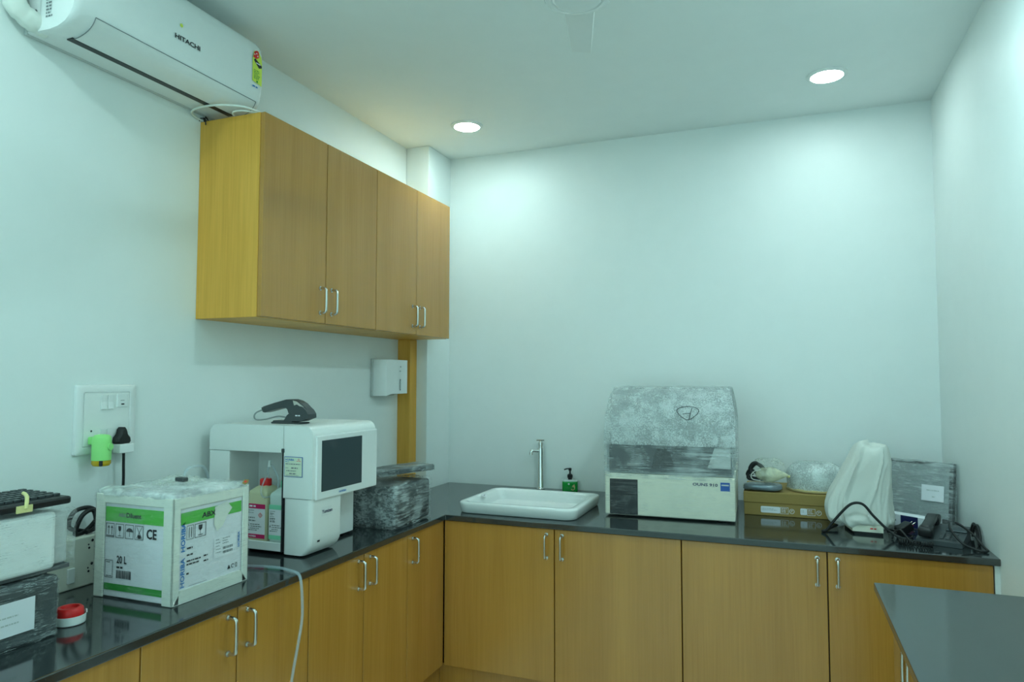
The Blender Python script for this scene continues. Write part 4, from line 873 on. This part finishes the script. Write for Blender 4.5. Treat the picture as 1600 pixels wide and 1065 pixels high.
MB().tube([(1.875, -.345, zb+.058), (1.845, -.345, zb+.050), (1.830, -.345, zb+.030), (1.838, -.345, zb+.014), (1.87, -.345, zb+.010)], .0022, n=6).build('white_wire', M['cableWhite'], cg, smooth=60)
pillow(MB(), (1.905, -.290, zb+.054), (.074, .048, .052), 5, .14, 9, 2.3).build('clear_bag', M['bag'], cg, smooth=70)
m = MB(); pillow(m, (1.918, -.338, zb+.038), (.070, .016, .034), 7, .06, 6, 2.2, taper=lambda x: 1.0-.75*max(0, x)); m.build('yellow_bag', film_mat('yellowish_bag', (.80, .78, .55), .35, .85, scale=(16, 16, 16), bump=.6), cg, smooth=70)
MB().tube([(1.965, -.330, zb+.036), (1.98, -.328, zb+.034), (1.992, -.325, zb+.030)], .006, n=8).build('knot', M['yellowtape'], cg, smooth=60)
dm = thing('wrapped_disc', 'round object in bubble wrap on the right end of the cardboard box', 'wrapped disc', (2.098, -0.235, ct))
MB().lathe([(.100, .0005), (.118, .003), (.120, .010), (.116, .014)], n=40).build('base_disc', M['tan'], dm, local=True, smooth=40)
MB().lathe([(.100, .014), (.103, .05), (.098, .085), (.08, .10), (.02, .105)], n=40).build('housing', M['lightgrey'], dm, local=True, smooth=40)
m = MB()
rd = random.Random(3)
for i in range(44):
    a = 2*PI*i/44
    if rd.random() < .55: m.box((-.0035, .1035, .018), (.0035, .1055, .018+rd.uniform(.015, .034)), m=Matrix.Rotation(a, 4, 'Z'))
o_ = m.build('vent_slots', M['grey'], dm, local=True); o_['kind'] = 'stuff'
rings = []
for r_, z_ in ((.117, .012), (.118, .03), (.120, .06), (.115, .09), (.100, .112), (.075, .122), (.04, .126), (.01, .126)):
    rings.append([((r_+.006*noise.noise(V(math.cos(a)*5, math.sin(a)*5, z_*60))+.004*noise.noise(V(math.cos(a)*14, math.sin(a)*14, z_*120)))*math.cos(a), (r_+.006*noise.noise(V(math.cos(a)*5, math.sin(a)*5, z_*60)))*math.sin(a), z_+.004*noise.noise(V(math.cos(a)*6, math.sin(a)*6, r_*60))) for a in [2*PI*i/64 for i in range(64)]])
MB().loft(rings).build('bubble_wrap', film_mat('loose_bubble_wrap', (.82, .88, .86), .30, .88, scale=(30, 30, 12), bubbles=True, bump=1.0, p0=.38, p1=.62), dm, local=True, smooth=60)

# ------------------------------------------------------------------ microscope under its dust cover
ms = thing('covered_microscope', 'microscope under a white fabric dust cover on the back worktop', 'microscope', (2.262, -0.52, CH))
m = MB(); m.prism([(2.215, -.632), (2.322, -.640), (2.335, -.50), (2.325, -.40), (2.205, -.40), (2.195, -.52)], 2, CH+.010, CH+.034); m.build('base', M['ivory'], ms)
m = MB(); m.prism([(2.222, -.628), (2.317, -.636), (2.325, -.50), (2.318, -.41), (2.212, -.41), (2.205, -.52)], 2, CH+.0005, CH+.010); m.build('base_foot', M['rubber'], ms)
f = Fr((2.215, -.632, CH+.010), (0.107, -.008, 0), (0, 0, 1), .001); m = MB(); f.lines(m, .062, .012, .034, 1, .01, .0045, 3); m.build('brand_lettering', M['red'], ms)
MB().box((2.235, -.44, CH+.03), (2.30, -.39, 1.11), .008, 2).build('arm', M['white'], ms)
MB().box((2.235, -.55, 1.09), (2.305, -.39, 1.14), .012, 3).build('head', M['white'], ms)
for x in (2.252, 2.292): MB().cyl((x, -.52, 1.13), (x-.004, -.555, 1.165), .012, .013, 16).build('eyepiece', M['black'], ms, smooth=40)
prof_c = [  # z, centre x, centre y, half width x, half depth y
    (CH+.020, 2.262, -.515, .085, .112), (CH+.030, 2.255, -.518, .108, .118), (CH+.050, 2.250, -.518, .116, .118), (CH+.090, 2.247, -.512, .119, .112), (CH+.130, 2.252, -.508, .114, .106), (CH+.170, 2.262, -.506, .104, .102),
    (CH+.210, 2.272, -.506, .094, .100), (CH+.245, 2.280, -.508, .086, .098), (CH+.275, 2.288, -.510, .078, .096), (CH+.305, 2.293, -.513, .069, .090), (CH+.328, 2.296, -.516, .061, .080), (CH+.340, 2.297, -.516, .050, .066), (CH+.345, 2.297, -.516, .012, .015)]
rings = []; NA = 128; fine = []
for i in range(len(prof_c)-1):
    p0_, p1_, p2_, p3_ = prof_c[max(i-1, 0)], prof_c[i], prof_c[i+1], prof_c[min(i+2, len(prof_c)-1)]
    for k_ in range(4):
        t = k_/4; fine.append(tuple(p1_[j]+(p2_[j]-p1_[j])*t if j == 0 else .5*(2*p1_[j]+(p2_[j]-p0_[j])*t+(2*p0_[j]-5*p1_[j]+4*p2_[j]-p3_[j])*t*t+(3*p1_[j]-p0_[j]-3*p2_[j]+p3_[j])*t**3) for j in range(5)))
fine.append(prof_c[-1])
def adiff(a, b): return math.atan2(math.sin(a-b), math.cos(a-b))
for z, cx, cy, rx, ry in fine:
    ring = []; hz_ = (z-CH)/.345
    for i in range(NA):
        a = 2*PI*i/NA; k = 1.0; low = max(0, 1-hz_*1.7)
        k += .05*noise.noise(V(math.cos(a)*1.6+3, math.sin(a)*1.6+1, z*5))
        w1 = 1-2*abs(noise.noise(V(math.cos(a)*2.6, math.sin(a)*2.6, z*6+2))); k += .045*(w1**3 if w1 > 0 else 0)      # sharp creases
        w2 = 1-2*abs(noise.noise(V(math.cos(a)*5+7, math.sin(a)*5, z*11))); k += .06*low*(w2**3 if w2 > 0 else 0)
        k += .17*math.exp(-(adiff(a, -1.90-.10*hz_)/.05)**2)*min(1, hz_*2.2)*(1 if hz_ < .93 else .4)               # hanging fold from the eyepieces
        k += .10*math.exp(-(adiff(a, -1.62+.55*hz_)/.06)**2)*(1 if hz_ > .25 else .3)                               # slanting fold
        k -= .15*math.exp(-(adiff(a, -2.35)/.11)**2)*(1-hz_)                                                         # hollow beside the left flap
        k += .08*math.exp(-(adiff(a, -2.75)/.25)**2)*low
        p = 2.8; cs, sn = math.cos(a), math.sin(a); zz = z
        if z < CH+.075: zz = z+(1-(z-CH-.02)/.055)*(.026*noise.noise(V(math.cos(a)*2.6, math.sin(a)*2.6, 5))+.018*math.exp(-(adiff(a, -PI/2)/.45)**2)-.004)
        if hz_ > .80: zz += (hz_-.8)/.2*(.016*math.exp(-(adiff(a, -2.5)/.5)**2)-.010*math.exp(-(adiff(a, -1.7)/.5)**2)+.004*math.exp(-(adiff(a, -.6)/.5)**2))
        zz = max(zz, CH+.012)
        ring.append((cx+rx*k*math.copysign(abs(cs)**(2/p), cs), cy+ry*k*math.copysign(abs(sn)**(2/p), sn), zz))
    rings.append(ring)
m = MB(); m.loft(rings, cap=False); m.bm.verts.ensure_lookup_table(); m.bm.faces.new([m.bm.verts[len(m.bm.verts)-NA+i] for i in range(NA)])
cl = m.build('dust_cover', M['cloth'], ms, smooth=80, label='white translucent fabric dust cover')
nt = M['cloth'].node_tree; b_ = nt.nodes['Principled BSDF']; tr = nt.nodes.new('ShaderNodeBsdfTranslucent'); tr.inputs[0].default_value = (.88, .90, .86, 1); ts = nt.nodes.new('ShaderNodeBsdfTransparent')
mx1 = nt.nodes.new('ShaderNodeMixShader'); mx1.inputs[0].default_value = .22; mx2 = nt.nodes.new('ShaderNodeMixShader'); mx2.inputs[0].default_value = .07
nt.links.new(b_.outputs[0], mx1.inputs[1]); nt.links.new(tr.outputs[0], mx1.inputs[2]); nt.links.new(mx1.outputs[0], mx2.inputs[1]); nt.links.new(ts.outputs[0], mx2.inputs[2]); nt.links.new(mx2.outputs[0], nt.nodes['Material Output'].inputs[0])
cbk = MB().tube([(2.165, -.56, CH+.016), (2.125, -.62, CH+.006), (2.106, -.655, CH+.006), (2.12, -.665, CH+.012), (2.145, -.662, CH+.046), (2.183, -.66, CH+.093), (2.210, -.66, CH+.118), (2.236, -.66, CH+.124), (2.258, -.66, CH+.114), (2.285, -.665, CH+.080), (2.328, -.672, CH+.036), (2.365, -.685, CH+.010), (2.385, -.70, CH+.006), (2.40, -.71, CH+.006)], .0052, n=8).build('power_lead', M['rubber'], None, smooth=60)
tag(cbk, 'black power lead arching in front of the covered microscope', 'cable')

# ------------------------------------------------------------------ wrapped monitor leaning in the corner
mo = thing('wrapped_monitor', 'black monitor in stretch film leaning in the right corner', 'monitor', (2.606, -0.350, CH+.005), rot=(math.radians(-7), 0, math.radians(-33)))
# own frame: x to the right along the screen (0 at its right end), y away from the viewer, z up
MB().box((-0.36, 0.0, 0.002), (0.0, 0.030, 0.250), .004, 2).build('case', M['black'], mo, local=True)
MB().box((-0.345, -0.0015, 0.020), (-0.014, 0.004, 0.237), .001, 1).build('screen', M['grey'], mo, local=True)
MB().film((-0.36, -0.001, 0.001), (0.0, 0.030, 0.250), .003, .011, .003, 41, .006).build('stretch_film', film_mat('monitor_film', (.80, .86, .87), .10, .68, scale=(10, 10, 90), p0=.46, p1=.64), mo, local=True, smooth=60)
f = Fr((-0.118, -0.004, 0.088), (1, 0, 0), (0, 0, 1), .004); m = MB(); f.rect(m, 0, 0, .088, .066); q = m.build('paper_label', M['paper'], mo, local=True)
m = MB(); f.lines(m, .020, .042, .05, 1, .01, .004, 2, .0008); f.lines(m, .042, .016, .018, 1, .01, .004, 3, .0008); m.build('faint_writing', M['lightgrey'], q, local=True)

# small box, phone and leads
sbx = thing('product_box', 'small white and navy box lying in front of the leaning monitor', 'box', (2.445, -0.405, CH), rz=math.radians(-38))
MB().box((-.115, -.028, .0005), (.115, .028, .048), .0015, 1).build('box', M['paper'], sbx, local=True)
f = Fr((-.115, -.028, 0), (1, 0, 0), (0, 0, 1), .0008); m = MB(); f.rect(m, .095, .002, .165, .047); q = m.build('navy_panel', M['navy'], sbx, local=True)
m = MB(); f.lines(m, .115, .018, .035, 2, .006, .003, 4, .0008); m.build('panel_print', M['magenta'], q, local=True)
m = MB(); f.lines(m, .020, .024, .025, 1, .006, .006, 4); f.lines(m, .07, .02, .006, 1, .01, .006, 2); m.build('print', M['greyink'], sbx, local=True)
ph = thing('desk_phone', 'dark desk telephone with keypad at the right end of the worktop', 'telephone', (2.522, -0.665, CH), rz=math.radians(-20))
m = MB(); m.prism([(-.09, .001), (.09, .001), (.09, .050), (-.09, .018)], 0, -.078, .068); m.build('body', M['darkgrey'], ph, local=True)
R = Matrix.Translation(V(-.048, 0, .034)) @ Matrix.Rotation(math.radians(10), 4, 'X')
m = MB(); m.box((-.024, -.092, .006), (.024, -.040, .040), .009, 3, m=R); m.box((-.024, .040, .006), (.024, .092, .040), .009, 3, m=R); m.box((-.019, -.075, .024), (.019, .075, .044), .009, 3, m=R); m.build('handset', M['black'], ph, local=True, smooth=40)
R = Matrix.Translation(V(.0, -.09, .018)) @ Matrix.Rotation(math.atan2(.032, .18), 4, 'X')
k0 = None
for r_ in range(4):
    for c_ in range(3):
        p = (R @ V(-.002+c_*.020, .030+r_*.017, .0))
        if k0 is None: k0 = MB().box((-.007, -.0055, 0), (.007, .0055, .005), .001, 1).build('key', M['keytop'], ph, local=True); k = k0
        else: k = k0.copy(); C.objects.link(k)
        k.location = p; k.rotation_euler = (math.atan2(.032, .18), 0, 0)
m = MB(); m.box((0.0, .108, .0005), (.068, .15, .006), .002, 1, m=R); m.build('display', M['screen'], ph, local=True)
# coiled handset cord
pts = []
for i in range(180):
    t = i/179; base = V(2.46-.085*t+.02*math.sin(t*5), -.775-.015*math.sin(t*4), CH+.0105); a = t*2*PI*20
    pts.append((base.x, base.y+.0078*math.cos(a), base.z+.0078*math.sin(a)))
co = MB().tube(pts, .0022, n=5, smooth=1).build('spiral_cable', M['rubber'], None, smooth=60); tag(co, 'coiled black handset cable in front of the desk phone', 'cable')
ad = thing('power_adapter', 'black plug-in power adapter between the microscope and the phone', 'adapter', (2.405, -0.60, CH), rot=(0, 0, math.radians(35)))
MB().box((-.030, -.018, .0005), (.026, .018, .034), .004, 2, m=Matrix.Translation(V(0, 0, .013)) @ Matrix.Rotation(math.radians(-24), 4, 'Y')).build('housing', M['black'], ad, local=True)
for y in (-.008, .008): MB().cyl((.016, y, .040), (.036, y, .050), .0022, n=8).build('pin', M['steel'], ad, local=True)
leads = [([(2.35, -.52, CH+.005), (2.38, -.56, CH+.005), (2.42, -.63, CH+.006), (2.40, -.69, CH+.005), (2.43, -.735, CH+.005)], 'thin black lead running past the microscope base', .0034),
         ([(2.385, -.45, CH+.0035), (2.395, -.50, CH+.020), (2.42, -.53, CH+.022), (2.44, -.555, CH+.006)], 'straight black lead leaning against the small box', .0030),
         ([(2.345, -.69, CH+.004), (2.355, -.66, CH+.020), (2.375, -.675, CH+.034), (2.395, -.72, CH+.010), (2.405, -.745, CH+.004)], 'bent black lead beside the phone handset', .0036),
         ([(2.55, -.60, CH+.055), (2.535, -.67, CH+.072), (2.53, -.74, CH+.055), (2.555, -.78, CH+.022), (2.60, -.805, CH+.006), (2.625, -.80, CH+.006), (2.622, -.765, CH+.012), (2.605, -.70, CH+.040), (2.58, -.65, CH+.060), (2.56, -.64, CH+.070)], 'long black cable looped over the phone by the right wall', .0042),
         ([(2.632, -.56, CH+.010), (2.630, -.60, CH+.050), (2.632, -.64, CH+.062), (2.630, -.68, CH+.030), (2.622, -.70, CH+.006), (2.630, -.66, CH+.012), (2.634, -.61, CH+.035), (2.634, -.57, CH+.058), (2.632, -.53, CH+.02), (2.625, -.51, CH+.006)], 'bunched black cable against the right wall', .0050)]
for pts, lb_, r_ in leads: tag(MB().tube(pts, r_, n=7).build('black_lead', M['rubber'], None, smooth=60), lb_, 'cable')
